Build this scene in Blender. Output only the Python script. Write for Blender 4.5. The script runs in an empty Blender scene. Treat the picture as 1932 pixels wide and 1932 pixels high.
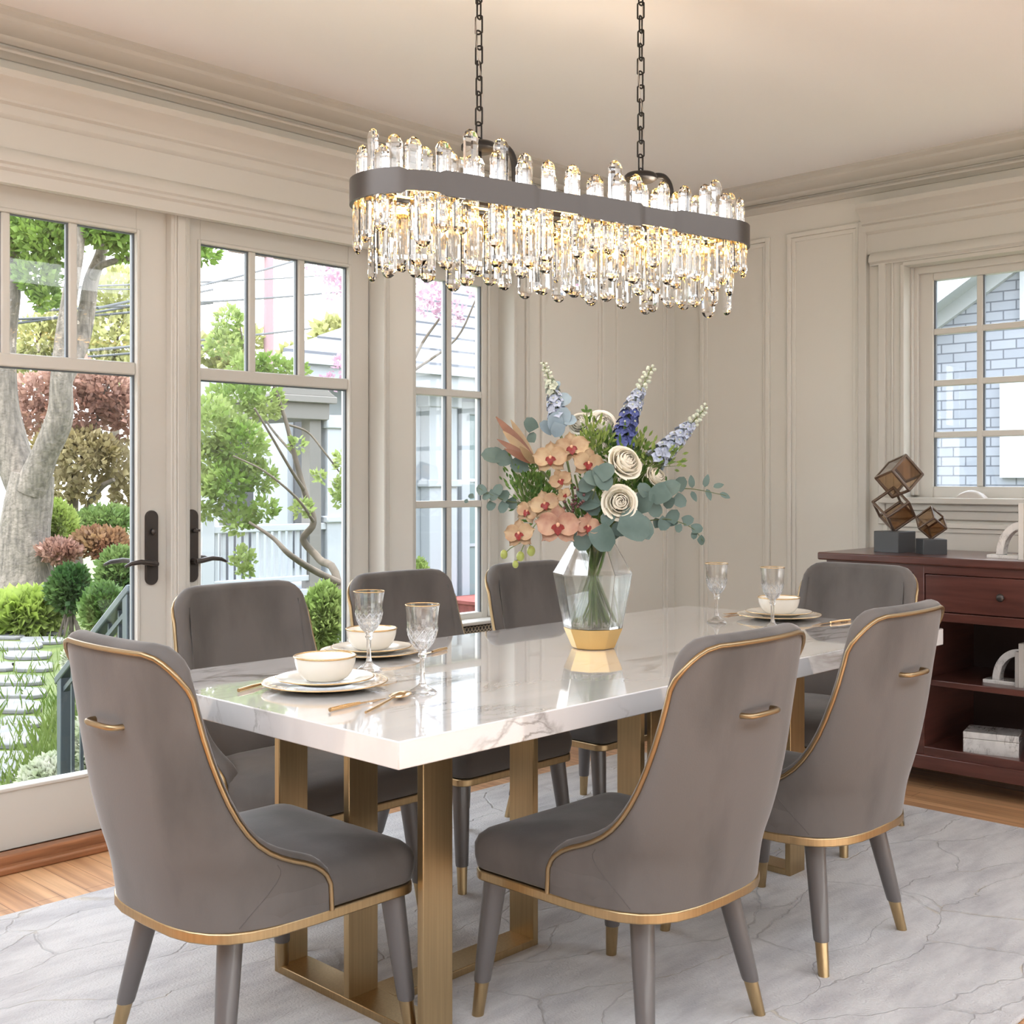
import bpy, bmesh, math, random
from mathutils import Vector, Matrix, Euler, noise as mnoise

# ------------------------------------------------------------------ camera
SC = bpy.context.scene
COL = SC.collection
FPX, CX, HY = 2240.0, 966.0, 905.0
CAM = Vector((-1.36, -1.59, 1.22))
TH = math.radians(44)
FW = Vector((math.cos(TH), math.sin(TH), 0))
RT = Vector((math.sin(TH), -math.cos(TH), 0))
cam_data = bpy.data.cameras.new('camera')
cam = bpy.data.objects.new('camera', cam_data)
COL.objects.link(cam)
cam.location = CAM
cam.rotation_euler = (math.pi / 2, 0, TH - math.pi / 2)
cam_data.sensor_width = 36
cam_data.lens = 36 * FPX / 1932
cam_data.shift_y = -(966 - HY) / 1932
cam_data.clip_start = 0.05
SC.camera = cam

# ------------------------------------------------------------------ light and exposure
SC.view_settings.view_transform = 'Standard'
SC.view_settings.look = 'None'
SC.view_settings.gamma = 1
SC.view_settings.use_curve_mapping = False
SC.view_settings.exposure = 1.15
cy = SC.cycles
cy.max_bounces = 12
cy.diffuse_bounces = 4
cy.glossy_bounces = 4
cy.transmission_bounces = 12
cy.transparent_max_bounces = 24
cy.sample_clamp_indirect = 6
cy.blur_glossy = 0.5
cy.use_denoising = True

W = bpy.data.worlds.new('sky')
SC.world = W
W.use_nodes = True
wn, wl = W.node_tree.nodes, W.node_tree.links
wn.clear()
w_out = wn.new('ShaderNodeOutputWorld')
w_bg = wn.new('ShaderNodeBackground')
w_tc = wn.new('ShaderNodeTexCoord')
w_sep = wn.new('ShaderNodeSeparateXYZ')
w_map = wn.new('ShaderNodeMapRange')
w_ramp = wn.new('ShaderNodeValToRGB')
w_map.inputs['From Min'].default_value = -0.3
w_map.inputs['From Max'].default_value = 1.0
wl.new(w_tc.outputs['Generated'], w_sep.inputs[0])
wl.new(w_sep.outputs['Z'], w_map.inputs['Value'])
wl.new(w_map.outputs[0], w_ramp.inputs[0])
wl.new(w_ramp.outputs[0], w_bg.inputs[0])
wl.new(w_bg.outputs[0], w_out.inputs[0])
el = w_ramp.color_ramp.elements
el[0].position = 0.0
el[0].color = (0.95, 0.93, 0.90, 1)
el[1].position = 1.0
el[1].color = (0.80, 0.88, 1.0, 1)
e = el.new(0.20); e.color = (1.0, 0.97, 0.93, 1)
e = el.new(0.25); e.color = (1.0, 0.98, 0.96, 1)
e = el.new(0.5); e.color = (0.92, 0.95, 1.0, 1)
w_bg.inputs[1].default_value = 3.1

sun_d = bpy.data.lights.new('sun', 'SUN')
sun_d.energy = 3.2
sun_d.angle = math.radians(1.5)
sun_d.color = (1.0, 0.94, 0.84)
sun = bpy.data.objects.new('sun', sun_d)
COL.objects.link(sun)
sun.rotation_euler = Vector((0.05, 0.12, -1.0)).to_track_quat('-Z', 'Y').to_euler()

# ------------------------------------------------------------------ helpers
PI = math.pi
R = random.Random(7)


def V(*a):
    return Vector(a)


def P(x, y, d):
    """Point of the place that the photograph shows at pixel x, y, at depth d."""
    return CAM + FW * d + RT * ((x - CX) / FPX * d) + Vector((0, 0, -(y - HY) / FPX * d))


def on_z(x, y, z):
    return P(x, y, FPX * (CAM.z - z) / (y - HY))


def on_y(x, y, Y):
    u = FW + RT * ((x - CX) / FPX)
    return P(x, y, (Y - CAM.y) / u.y)


def on_x(x, y, X):
    u = FW + RT * ((x - CX) / FPX)
    return P(x, y, (X - CAM.x) / u.x)


class B:
    """Collects shapes and links them as one mesh object."""

    def __init__(self):
        self.bm = bmesh.new()

    def face(self, vs):
        try:
            return self.bm.faces.new(vs)
        except ValueError:
            return None

    def box(self, c, s, rz=0.0, rot=None):
        m = Matrix.Translation(Vector(c)) @ (rot.to_4x4() if rot is not None else Matrix.Rotation(rz, 4, 'Z'))
        vs = []
        for dx in (-.5, .5):
            for dy in (-.5, .5):
                for dz in (-.5, .5):
                    vs.append(self.bm.verts.new(m @ Vector((dx * s[0], dy * s[1], dz * s[2]))))
        for f in ((0, 1, 3, 2), (4, 6, 7, 5), (0, 4, 5, 1), (2, 3, 7, 6), (0, 2, 6, 4), (1, 5, 7, 3)):
            self.face([vs[i] for i in f])
        return self

    NB2 = 0

    def b2(self, x0, x1, y0, y1, z0, z1):
        # no two boxes share a plane exactly
        B.NB2 += 1
        e_ = (B.NB2 % 9) * 0.00011
        x0, x1, y0, y1 = min(x0, x1) - e_, max(x0, x1) + e_, min(y0, y1) - e_, max(y0, y1) + e_
        z0, z1 = min(z0, z1) - e_, max(z0, z1) + e_
        return self.box(((x0 + x1) / 2, (y0 + y1) / 2, (z0 + z1) / 2), (abs(x1 - x0), abs(y1 - y0), abs(z1 - z0)))

    def loft(self, rings, closed=True, cap0=True, cap1=True, loop=False):
        rr = [[self.bm.verts.new(Vector(p)) for p in r] for r in rings]
        n = len(rr[0])
        k = len(rr)
        for i in range(k if loop else k - 1):
            a, b = rr[i], rr[(i + 1) % k]
            for j in range(n if closed else n - 1):
                self.face([a[j], a[(j + 1) % n], b[(j + 1) % n], b[j]])
        if not loop and closed:
            if cap0:
                self.face(list(reversed(rr[0])))
            if cap1:
                self.face(rr[-1])
        return self

    def prism(self, pts, z0, z1):
        return self.loft([[(x, y, z0) for x, y in pts], [(x, y, z1) for x, y in pts]])

    def lathe(self, prof, n=32, c=(0, 0, 0), cap0=True, cap1=True, ph=0.0, loop=False):
        rings = []
        for r, z in prof:
            rings.append([(c[0] + r * math.cos(ph + 2 * PI * j / n), c[1] + r * math.sin(ph + 2 * PI * j / n), c[2] + z) for j in range(n)])
        return self.loft(rings, True, cap0, cap1, loop)

    def tube(self, pts, r, n=8, loop=False, flat=None):
        pts = [Vector(p) for p in pts]
        k = len(pts)
        rs = r if isinstance(r, (list, tuple)) else [r] * k
        rings = []
        prev = None
        for i in range(k):
            if loop:
                t = pts[(i + 1) % k] - pts[i - 1]
            else:
                t = pts[min(i + 1, k - 1)] - pts[max(i - 1, 0)]
            if t.length < 1e-9:
                t = Vector((0, 0, 1))
            t.normalize()
            if prev is None:
                a = Vector((0, 0, 1)) if abs(t.z) < 0.9 else Vector((1, 0, 0))
                u = (a - t * a.dot(t)).normalized()
            else:
                u = prev - t * prev.dot(t)
                u = u.normalized() if u.length > 1e-6 else prev
            prev = u
            v = t.cross(u)
            f = flat or 1.0
            rings.append([pts[i] + u * (rs[i] * math.cos(2 * PI * j / n)) + v * (rs[i] * f * math.sin(2 * PI * j / n)) for j in range(n)])
        return self.loft(rings, True, True, True, loop)

    def blob(self, c, s, nu=14, nv=9, rot=None, jit=0.0, rnd=None):
        rings = []
        c = Vector(c)
        for i in range(nv + 1):
            a = PI * i / nv
            ring = []
            for j in range(nu):
                b = 2 * PI * j / nu
                p = Vector((math.sin(a) * math.cos(b) * s[0], math.sin(a) * math.sin(b) * s[1], -math.cos(a) * s[2]))
                if jit:
                    p *= 1 + jit * mnoise.noise(p * 3.1 / max(s) + c * 7)
                if rot is not None:
                    p = rot @ p
                ring.append(c + p)
            rings.append(ring)
        rr = [[self.bm.verts.new(p) for p in r] for r in rings[1:-1]]
        v0, v1 = self.bm.verts.new(rings[0][0]), self.bm.verts.new(rings[-1][0])
        for i in range(len(rr) - 1):
            for j in range(nu):
                self.face([rr[i][j], rr[i][(j + 1) % nu], rr[i + 1][(j + 1) % nu], rr[i + 1][j]])
        for j in range(nu):
            self.face([v0, rr[0][(j + 1) % nu], rr[0][j]])
            self.face([v1, rr[-1][j], rr[-1][(j + 1) % nu]])
        return self

    def surf(self, grid):
        """Open surface from a rectangular grid of points."""
        vv = [[self.bm.verts.new(Vector(p)) for p in r] for r in grid]
        for i in range(len(vv) - 1):
            for j in range(len(vv[0]) - 1):
                self.face([vv[i][j], vv[i][j + 1], vv[i + 1][j + 1], vv[i + 1][j]])
        return vv

    def leaf(self, p, d, up, L, Wd, curl=0.15, seg=3, shape='oval'):
        """A leaf blade growing from p along d, with a folded midrib."""
        d = Vector(d).normalized()
        up = Vector(up)
        s = d.cross(up)
        if s.length < 1e-4:
            s = d.cross(Vector((0.3, 0.5, 0.8)))
        s.normalize()
        up = s.cross(d).normalized()
        rows = []
        for i in range(seg + 1):
            t = i / seg
            if shape == 'oval':
                w = math.sin(PI * min(1, 0.06 + 0.94 * t) ** 0.9) ** 0.7 if 0 < t < 1 else 0.08
            elif shape == 'heart':
                w = (math.sqrt(max(0, 1 - (2 * t - 0.75) ** 2 / 1.7)) if t < 1 else 0.05)
            else:
                w = (1 - t) ** 0.8 * min(1, t * 5 + 0.2)
            w *= Wd * 0.5
            c = Vector(p) + d * (L * t) - up * (curl * L * t * t)
            rows.append([c - s * w + up * (0.18 * w), c, c + s * w + up * (0.18 * w)])
        self.surf(rows)
        return self

    def quad_leaf(self, p, d, s, L, Wd):
        p = Vector(p)
        a = self.bm.verts.new(p)
        b = self.bm.verts.new(p + d * (L * .45) + s * (Wd * .5))
        c = self.bm.verts.new(p + d * L)
        e_ = self.bm.verts.new(p + d * (L * .45) - s * (Wd * .5))
        self.face([a, b, c, e_])

    def obj(self, name, mat, parent=None, smooth=None, bevel=0.0, loc=None, rz=None, seg=2, sub=0):
        me = bpy.data.meshes.new(name)
        bmesh.ops.recalc_face_normals(self.bm, faces=self.bm.faces[:]) if smooth != 'keep' else None
        self.bm.to_mesh(me)
        self.bm.free()
        for m in (mat if isinstance(mat, (list, tuple)) else [mat]):
            me.materials.append(m)
        if smooth is not None:
            for p in me.polygons:
                p.use_smooth = True
            if smooth != 'keep' and smooth < 180:
                me.set_sharp_from_angle(angle=math.radians(smooth))
        o = bpy.data.objects.new(name, me)
        COL.objects.link(o)
        if parent is not None:
            o.parent = parent
        if loc is not None:
            o.location = loc
        if rz is not None:
            o.rotation_euler = (0, 0, rz)
        if bevel:
            md = o.modifiers.new('bevel', 'BEVEL')
            md.width = bevel
            md.segments = seg
            md.limit_method = 'ANGLE'
            md.angle_limit = math.radians(40)
            md.harden_normals = False
            for p in me.polygons:
                p.use_smooth = True
            me.set_sharp_from_angle(angle=math.radians(50))
        if sub:
            md = o.modifiers.new('sub', 'SUBSURF')
            md.levels = md.render_levels = sub
        return o


def tag(o, label=None, cat=None, group=None, kind=None):
    if label: o['label'] = label
    if cat: o['category'] = cat
    if group: o['group'] = group
    if kind: o['kind'] = kind
    return o


def thing(name, label, cat, loc=(0, 0, 0), rz=0.0, group=None):
    o = bpy.data.objects.new(name, None)
    o.empty_display_size = 0.05
    COL.objects.link(o)
    o.location = loc
    o.rotation_euler = (0, 0, rz)
    return tag(o, label, cat, group)


KIDS = {}


def kids(o):
    return [c for c in bpy.data.objects if c.parent == o]


def dup(root, loc, rz=0.0, label=None):
    def cp(o, parent):
        c = o.copy()
        COL.objects.link(c)
        if parent is not None:
            c.parent = parent
        for ch in kids(o):
            cp(ch, c)
        return c
    r = cp(root, None)
    r.location = loc
    r.rotation_euler = (0, 0, rz)
    if label: r['label'] = label
    return r


# ------------------------------------------------------------------ materials
MATS = {}


def mat(name, col, rough=0.5, metal=0.0, **k):
    """Principled material; col is linear RGB. k: noise=(scale, amount), bump=(scale, strength), sheen, coat, trans, ior, emit, sss"""
    m = bpy.data.materials.new(name)
    m.use_nodes = True
    n, l = m.node_tree.nodes, m.node_tree.links
    b = n['Principled BSDF']
    b.inputs['Base Color'].default_value = (*col, 1)
    b.inputs['Roughness'].default_value = rough
    b.inputs['Metallic'].default_value = metal
    if 'sheen' in k:
        b.inputs['Sheen Weight'].default_value = k['sheen']
        b.inputs['Sheen Roughness'].default_value = 0.35
        b.inputs['Sheen Tint'].default_value = (*k.get('sheen_tint', (1, 1, 1)), 1)
    if 'coat' in k:
        b.inputs['Coat Weight'].default_value = k['coat']
        b.inputs['Coat Roughness'].default_value = k.get('coat_rough', 0.03)
    if 'trans' in k:
        b.inputs['Transmission Weight'].default_value = k['trans']
    if 'ior' in k:
        b.inputs['IOR'].default_value = k['ior']
    if 'spec' in k:
        b.inputs['Specular IOR Level'].default_value = k['spec']
    if 'emit' in k:
        b.inputs['Emission Color'].default_value = (*k['emit'][0], 1)
        b.inputs['Emission Strength'].default_value = k['emit'][1]
    if 'noise' in k or 'bump' in k:
        tc = n.new('ShaderNodeTexCoord')
    if 'noise' in k:
        sc_, amt = k['noise'][:2]
        nz = n.new('ShaderNodeTexNoise')
        nz.inputs['Scale'].default_value = sc_
        nz.inputs['Detail'].default_value = k.get('detail', 4)
        if 'stretch' in k:
            mp = n.new('ShaderNodeMapping')
            mp.inputs['Scale'].default_value = k['stretch']
            l.new(tc.outputs['Object'], mp.inputs[0])
            l.new(mp.outputs[0], nz.inputs['Vector'])
        else:
            l.new(tc.outputs['Object'], nz.inputs['Vector'])
        rp = n.new('ShaderNodeValToRGB')
        c2 = k.get('col2')
        rp.color_ramp.elements[0].position = k.get('lo', 0.35)
        rp.color_ramp.elements[1].position = k.get('hi', 0.65)
        if c2:
            rp.color_ramp.elements[0].color = (*c2, 1)
        else:
            rp.color_ramp.elements[0].color = (*[c * (1 - amt) for c in col], 1)
        rp.color_ramp.elements[1].color = (*col, 1)
        if 'col3' in k:
            e_ = rp.color_ramp.elements.new(1.0)
            e_.color = (*k['col3'], 1)
        l.new(nz.outputs['Fac'], rp.inputs[0])
        l.new(rp.outputs[0], b.inputs['Base Color'])
    if 'bump' in k:
        bs, st = k['bump'][:2]
        nb = n.new('ShaderNodeTexNoise')
        nb.inputs['Scale'].default_value = bs
        nb.inputs['Detail'].default_value = 3
        bp = n.new('ShaderNodeBump')
        bp.inputs['Strength'].default_value = st
        bp.inputs['Distance'].default_value = k.get('dist', 0.01)
        l.new(tc.outputs['Object'], nb.inputs['Vector'])
        l.new(nb.outputs['Fac'], bp.inputs['Height'])
        l.new(bp.outputs[0], b.inputs['Normal'])
    MATS[name] = m
    return m


def foliage_mat(name, c1, c2, scale=3.0, trans=0.45):
    """Leaf material: colour varies over the plant, light passes through the blades."""
    m = bpy.data.materials.new(name)
    m.use_nodes = True
    n, l = m.node_tree.nodes, m.node_tree.links
    n.clear()
    out = n.new('ShaderNodeOutputMaterial')
    mix = n.new('ShaderNodeMixShader')
    d = n.new('ShaderNodeBsdfPrincipled')
    d.inputs['Roughness'].default_value = 0.5
    d.inputs['Specular IOR Level'].default_value = 0.3
    t = n.new('ShaderNodeBsdfTranslucent')
    tc = n.new('ShaderNodeTexCoord')
    nz = n.new('ShaderNodeTexNoise')
    nz.inputs['Scale'].default_value = scale
    nz.inputs['Detail'].default_value = 6
    rp = n.new('ShaderNodeValToRGB')
    rp.color_ramp.elements[0].position = 0.36
    rp.color_ramp.elements[1].position = 0.64
    rp.color_ramp.elements[0].color = (*c1, 1)
    rp.color_ramp.elements[1].color = (*c2, 1)
    l.new(tc.outputs['Object'], nz.inputs['Vector'])
    l.new(nz.outputs['Fac'], rp.inputs[0])
    l.new(rp.outputs[0], d.inputs['Base Color'])
    l.new(rp.outputs[0], t.inputs['Color'])
    mix.inputs[0].default_value = trans
    l.new(d.outputs[0], mix.inputs[1])
    l.new(t.outputs[0], mix.inputs[2])
    l.new(mix.outputs[0], out.inputs[0])
    return m


def thin_glass(name, tint=(1, 1, 1), refl=1.0):
    m = bpy.data.materials.new(name)
    m.use_nodes = True
    n, l = m.node_tree.nodes, m.node_tree.links
    n.clear()
    out = n.new('ShaderNodeOutputMaterial')
    mix = n.new('ShaderNodeMixShader')
    tr = n.new('ShaderNodeBsdfTransparent')
    tr.inputs[0].default_value = (*tint, 1)
    gl = n.new('ShaderNodeBsdfGlossy')
    gl.inputs['Roughness'].default_value = 0.01
    # Schlick reflection, the same from both sides of the sheet
    lw = n.new('ShaderNodeLayerWeight')
    lw.inputs[0].default_value = 0.5
    pw = n.new('ShaderNodeMath'); pw.operation = 'POWER'; pw.inputs[1].default_value = 5
    mu = n.new('ShaderNodeMath'); mu.operation = 'MULTIPLY_ADD'; mu.use_clamp = True
    mu.inputs[1].default_value = 0.9 * refl
    mu.inputs[2].default_value = 0.03 * refl
    l.new(lw.outputs['Facing'], pw.inputs[0])
    l.new(pw.outputs[0], mu.inputs[0])
    l.new(mu.outputs[0], mix.inputs[0])
    l.new(tr.outputs[0], mix.inputs[1])
    l.new(gl.outputs[0], mix.inputs[2])
    l.new(mix.outputs[0], out.inputs[0])
    return m


def real_glass(name, col=(1, 1, 1), ior=1.5, rough=0.0):
    m = bpy.data.materials.new(name)
    m.use_nodes = True
    n, l = m.node_tree.nodes, m.node_tree.links
    n.clear()
    out = n.new('ShaderNodeOutputMaterial')
    g = n.new('ShaderNodeBsdfGlass')
    g.inputs['Color'].default_value = (*col, 1)
    g.inputs['IOR'].default_value = ior
    g.inputs['Roughness'].default_value = rough
    l.new(g.outputs[0], out.inputs[0])
    return m


def marble_mat(name, scale=1.0, base=(0.70, 0.69, 0.68), vein=(0.13, 0.105, 0.085)):
    m = bpy.data.materials.new(name)
    m.use_nodes = True
    n, l = m.node_tree.nodes, m.node_tree.links
    b = n['Principled BSDF']
    b.inputs['Roughness'].default_value = 0.06
    b.inputs['IOR'].default_value = 1.65
    b.inputs['Coat Weight'].default_value = 1.0
    b.inputs['Coat Roughness'].default_value = 0.02
    tc = n.new('ShaderNodeTexCoord')
    mp = n.new('ShaderNodeMapping')
    mp.inputs['Rotation'].default_value = (0, 0, 0.78)
    mp.inputs['Scale'].default_value = (0.75, 3.0, 1.6)
    l.new(tc.outputs['Object'], mp.inputs[0])
    cur = (*base, 1)
    prev = None
    for (s, dist, wid, amt) in ((1.3 * scale, 1.0, 0.026, 1.0), (2.9 * scale, 0.8, 0.018, 0.85)):
        nz = n.new('ShaderNodeTexNoise')
        nz.inputs['Scale'].default_value = s
        nz.inputs['Detail'].default_value = 8
        nz.inputs['Roughness'].default_value = 0.55
        nz.inputs['Distortion'].default_value = dist
        l.new(mp.outputs[0], nz.inputs['Vector'])
        sub = n.new('ShaderNodeMath'); sub.operation = 'SUBTRACT'; sub.inputs[1].default_value = 0.5
        ab = n.new('ShaderNodeMath'); ab.operation = 'ABSOLUTE'
        l.new(nz.outputs['Fac'], sub.inputs[0])
        l.new(sub.outputs[0], ab.inputs[0])
        mr = n.new('ShaderNodeMapRange')
        mr.inputs['From Min'].default_value = 0.0
        mr.inputs['From Max'].default_value = wid
        mr.inputs['To Min'].default_value = amt
        mr.inputs['To Max'].default_value = 0.0
        l.new(ab.outputs[0], mr.inputs['Value'])
        # veins fade in and out over the slab
        nz2 = n.new('ShaderNodeTexNoise')
        nz2.inputs['Scale'].default_value = 2.0 * scale
        l.new(tc.outputs['Object'], nz2.inputs['Vector'])
        rp = n.new('ShaderNodeMapRange')
        rp.inputs['From Min'].default_value = 0.40
        rp.inputs['From Max'].default_value = 0.56
        l.new(nz2.outputs['Fac'], rp.inputs['Value'])
        mul = n.new('ShaderNodeMath'); mul.operation = 'MULTIPLY'
        l.new(mr.outputs[0], mul.inputs[0])
        l.new(rp.outputs[0], mul.inputs[1])
        mx = n.new('ShaderNodeMix'); mx.data_type = 'RGBA'
        l.new(mul.outputs[0], mx.inputs[0])
        if prev is None:
            nz3 = n.new('ShaderNodeTexNoise')
            nz3.inputs['Scale'].default_value = 1.7 * scale
            nz3.inputs['Detail'].default_value = 5
            l.new(mp.outputs[0], nz3.inputs['Vector'])
            r3 = n.new('ShaderNodeValToRGB')
            r3.color_ramp.elements[0].position = 0.35
            r3.color_ramp.elements[1].position = 0.55
            r3.color_ramp.elements[0].color = (base[0] * .86, base[1] * .86, base[2] * .87, 1)
            r3.color_ramp.elements[1].color = cur
            l.new(nz3.outputs['Fac'], r3.inputs[0])
            l.new(r3.outputs[0], mx.inputs[6])
        else:
            l.new(prev, mx.inputs[6])
        mx.inputs[7].default_value = (*vein, 1)
        prev = mx.outputs[2]
    l.new(prev, b.inputs['Base Color'])
    return m


def wood_floor_mat():
    m = bpy.data.materials.new('oak_planks')
    m.use_nodes = True
    n, l = m.node_tree.nodes, m.node_tree.links
    b = n['Principled BSDF']
    b.inputs['Roughness'].default_value = 0.3
    b.inputs['Coat Weight'].default_value = 0.25
    b.inputs['Coat Roughness'].default_value = 0.15
    tc = n.new('ShaderNodeTexCoord')
    mp = n.new('ShaderNodeMapping')
    mp.inputs['Rotation'].default_value = (0, 0, PI / 2)
    l.new(tc.outputs['Object'], mp.inputs[0])
    br = n.new('ShaderNodeTexBrick')
    br.offset = 0.37
    br.inputs['Color1'].default_value = (0.70, 0.42, 0.22, 1)
    br.inputs['Color2'].default_value = (0.58, 0.31, 0.15, 1)
    br.inputs['Mortar'].default_value = (0.24, 0.10, 0.04, 1)
    br.inputs['Scale'].default_value = 1.0
    br.inputs['Mortar Size'].default_value = 0.0012
    br.inputs['Brick Width'].default_value = 1.3
    br.inputs['Row Height'].default_value = 0.075
    l.new(mp.outputs[0], br.inputs['Vector'])
    m2 = n.new('ShaderNodeMapping')
    m2.inputs['Scale'].default_value = (28, 1.2, 1)
    l.new(tc.outputs['Object'], m2.inputs[0])
    nz = n.new('ShaderNodeTexNoise')
    nz.inputs['Scale'].default_value = 1.5
    nz.inputs['Detail'].default_value = 6
    l.new(m2.outputs[0], nz.inputs['Vector'])
    rp = n.new('ShaderNodeValToRGB')
    rp.color_ramp.elements[0].position = 0.3
    rp.color_ramp.elements[0].color = (0.62, 0.55, 0.5, 1)
    rp.color_ramp.elements[1].position = 0.7
    rp.color_ramp.elements[1].color = (1.12, 1.1, 1.08, 1)
    l.new(nz.outputs['Fac'], rp.inputs[0])
    mx = n.new('ShaderNodeMix'); mx.data_type = 'RGBA'; mx.blend_type = 'MULTIPLY'
    mx.inputs[0].default_value = 1.0
    l.new(br.outputs['Color'], mx.inputs[6])
    l.new(rp.outputs[0], mx.inputs[7])
    l.new(mx.outputs[2], b.inputs['Base Color'])
    return m


def rug_mat():
    m = bpy.data.materials.new('rug_pile')
    m.use_nodes = True
    n, l = m.node_tree.nodes, m.node_tree.links
    b = n['Principled BSDF']
    b.inputs['Roughness'].default_value = 0.95
    b.inputs['Specular IOR Level'].default_value = 0.1
    b.inputs['Sheen Weight'].default_value = 0.2
    tc = n.new('ShaderNodeTexCoord')
    # cloudy ground
    mp = n.new('ShaderNodeMapping')
    mp.inputs['Rotation'].default_value = (0, 0, 0.5)
    mp.inputs['Scale'].default_value = (1.0, 3.6, 1)
    l.new(tc.outputs['Object'], mp.inputs[0])
    nz = n.new('ShaderNodeTexNoise')
    nz.inputs['Scale'].default_value = 3.6
    nz.inputs['Detail'].default_value = 9
    nz.inputs['Roughness'].default_value = 0.62
    l.new(mp.outputs[0], nz.inputs['Vector'])
    rp = n.new('ShaderNodeValToRGB')
    rp.color_ramp.elements[0].position = 0.33
    rp.color_ramp.elements[0].color = (0.42, 0.405, 0.41, 1)
    rp.color_ramp.elements[1].position = 0.58
    rp.color_ramp.elements[1].color = (0.58, 0.565, 0.555, 1)
    l.new(nz.outputs['Fac'], rp.inputs[0])
    # carved cell lines
    dn = n.new('ShaderNodeTexNoise')
    dn.inputs['Scale'].default_value = 2.2
    dn.inputs['Detail'].default_value = 5
    l.new(tc.outputs['Object'], dn.inputs['Vector'])
    vm = n.new('ShaderNodeVectorMath'); vm.operation = 'MULTIPLY_ADD'
    vm.inputs[1].default_value = (0.35, 0.35, 0)
    l.new(dn.outputs['Color'], vm.inputs[0])
    l.new(tc.outputs['Object'], vm.inputs[2])
    m3 = n.new('ShaderNodeMapping')
    m3.inputs['Rotation'].default_value = (0, 0, -0.6)
    m3.inputs['Scale'].default_value = (1.1, 3.0, 1)
    l.new(vm.outputs[0], m3.inputs[0])
    vo = n.new('ShaderNodeTexVoronoi')
    vo.feature = 'DISTANCE_TO_EDGE'
    vo.inputs['Scale'].default_value = 1.6
    l.new(m3.outputs[0], vo.inputs['Vector'])
    ln = n.new('ShaderNodeMapRange')
    ln.inputs['From Min'].default_value = 0.003
    ln.inputs['From Max'].default_value = 0.012
    ln.inputs['To Min'].default_value = 1
    ln.inputs['To Max'].default_value = 0
    l.new(vo.outputs['Distance'], ln.inputs['Value'])
    # some of the lines are golden, some grey
    sel = n.new('ShaderNodeTexNoise')
    sel.inputs['Scale'].default_value = 1.6
    l.new(tc.outputs['Object'], sel.inputs['Vector'])
    sr = n.new('ShaderNodeValToRGB')
    sr.color_ramp.elements[0].position = 0.48
    sr.color_ramp.elements[0].color = (0.25, 0.235, 0.22, 1)
    sr.color_ramp.elements[1].position = 0.56
    sr.color_ramp.elements[1].color = (0.50, 0.38, 0.17, 1)
    l.new(sel.outputs['Fac'], sr.inputs[0])
    br = n.new('ShaderNodeTexNoise')
    br.inputs['Scale'].default_value = 9
    l.new(tc.outputs['Object'], br.inputs['Vector'])
    bm_ = n.new('ShaderNodeMapRange')
    bm_.inputs['From Min'].default_value = 0.50
    bm_.inputs['From Max'].default_value = 0.62
    l.new(br.outputs['Fac'], bm_.inputs['Value'])
    mu = n.new('ShaderNodeMath'); mu.operation = 'MULTIPLY'
    l.new(ln.outputs[0], mu.inputs[0])
    l.new(bm_.outputs[0], mu.inputs[1])
    mu2 = n.new('ShaderNodeMath'); mu2.operation = 'MULTIPLY'; mu2.inputs[1].default_value = 0.32
    l.new(mu.outputs[0], mu2.inputs[0])
    mx = n.new('ShaderNodeMix'); mx.data_type = 'RGBA'
    l.new(mu2.outputs[0], mx.inputs[0])
    l.new(rp.outputs[0], mx.inputs[6])
    l.new(sr.outputs[0], mx.inputs[7])
    l.new(mx.outputs[2], b.inputs['Base Color'])
    # pile bump
    fz = n.new('ShaderNodeTexNoise')
    fz.inputs['Scale'].default_value = 160
    l.new(tc.outputs['Object'], fz.inputs['Vector'])
    ad = n.new('ShaderNodeMath'); ad.operation = 'MULTIPLY_ADD'
    ad.inputs[1].default_value = -1.6
    l.new(ln.outputs[0], ad.inputs[0])
    l.new(fz.outputs['Fac'], ad.inputs[2])
    bp = n.new('ShaderNodeBump')
    bp.inputs['Strength'].default_value = 0.6
    bp.inputs['Distance'].default_value = 0.006
    l.new(ad.outputs[0], bp.inputs['Height'])
    l.new(bp.outputs[0], b.inputs['Normal'])
    return m


def shingle_mat(name, c1, c2, mortar, bw, rh, axes='yz'):
    m = bpy.data.materials.new(name)
    m.use_nodes = True
    n, l = m.node_tree.nodes, m.node_tree.links
    b = n['Principled BSDF']
    b.inputs['Roughness'].default_value = 0.85
    tc = n.new('ShaderNodeTexCoord')
    sp = n.new('ShaderNodeSeparateXYZ')
    cb = n.new('ShaderNodeCombineXYZ')
    l.new(tc.outputs['Object'], sp.inputs[0])
    l.new(sp.outputs['XYZ'.index(axes[0].upper())], cb.inputs[0])
    l.new(sp.outputs['XYZ'.index(axes[1].upper())], cb.inputs[1])
    br = n.new('ShaderNodeTexBrick')
    br.inputs['Scale'].default_value = 1
    br.inputs['Color1'].default_value = (*c1, 1)
    br.inputs['Color2'].default_value = (*c2, 1)
    br.inputs['Mortar'].default_value = (*mortar, 1)
    br.inputs['Mortar Size'].default_value = 0.006
    br.inputs['Brick Width'].default_value = bw
    br.inputs['Row Height'].default_value = rh
    l.new(cb.outputs[0], br.inputs['Vector'])
    l.new(br.outputs['Color'], b.inputs['Base Color'])
    bp = n.new('ShaderNodeBump')
    bp.inputs['Strength'].default_value = 0.5
    bp.inputs['Distance'].default_value = 0.01
    bp.invert = True
    l.new(br.outputs['Fac'], bp.inputs['Height'])
    l.new(bp.outputs[0], b.inputs['Normal'])
    return m


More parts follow.
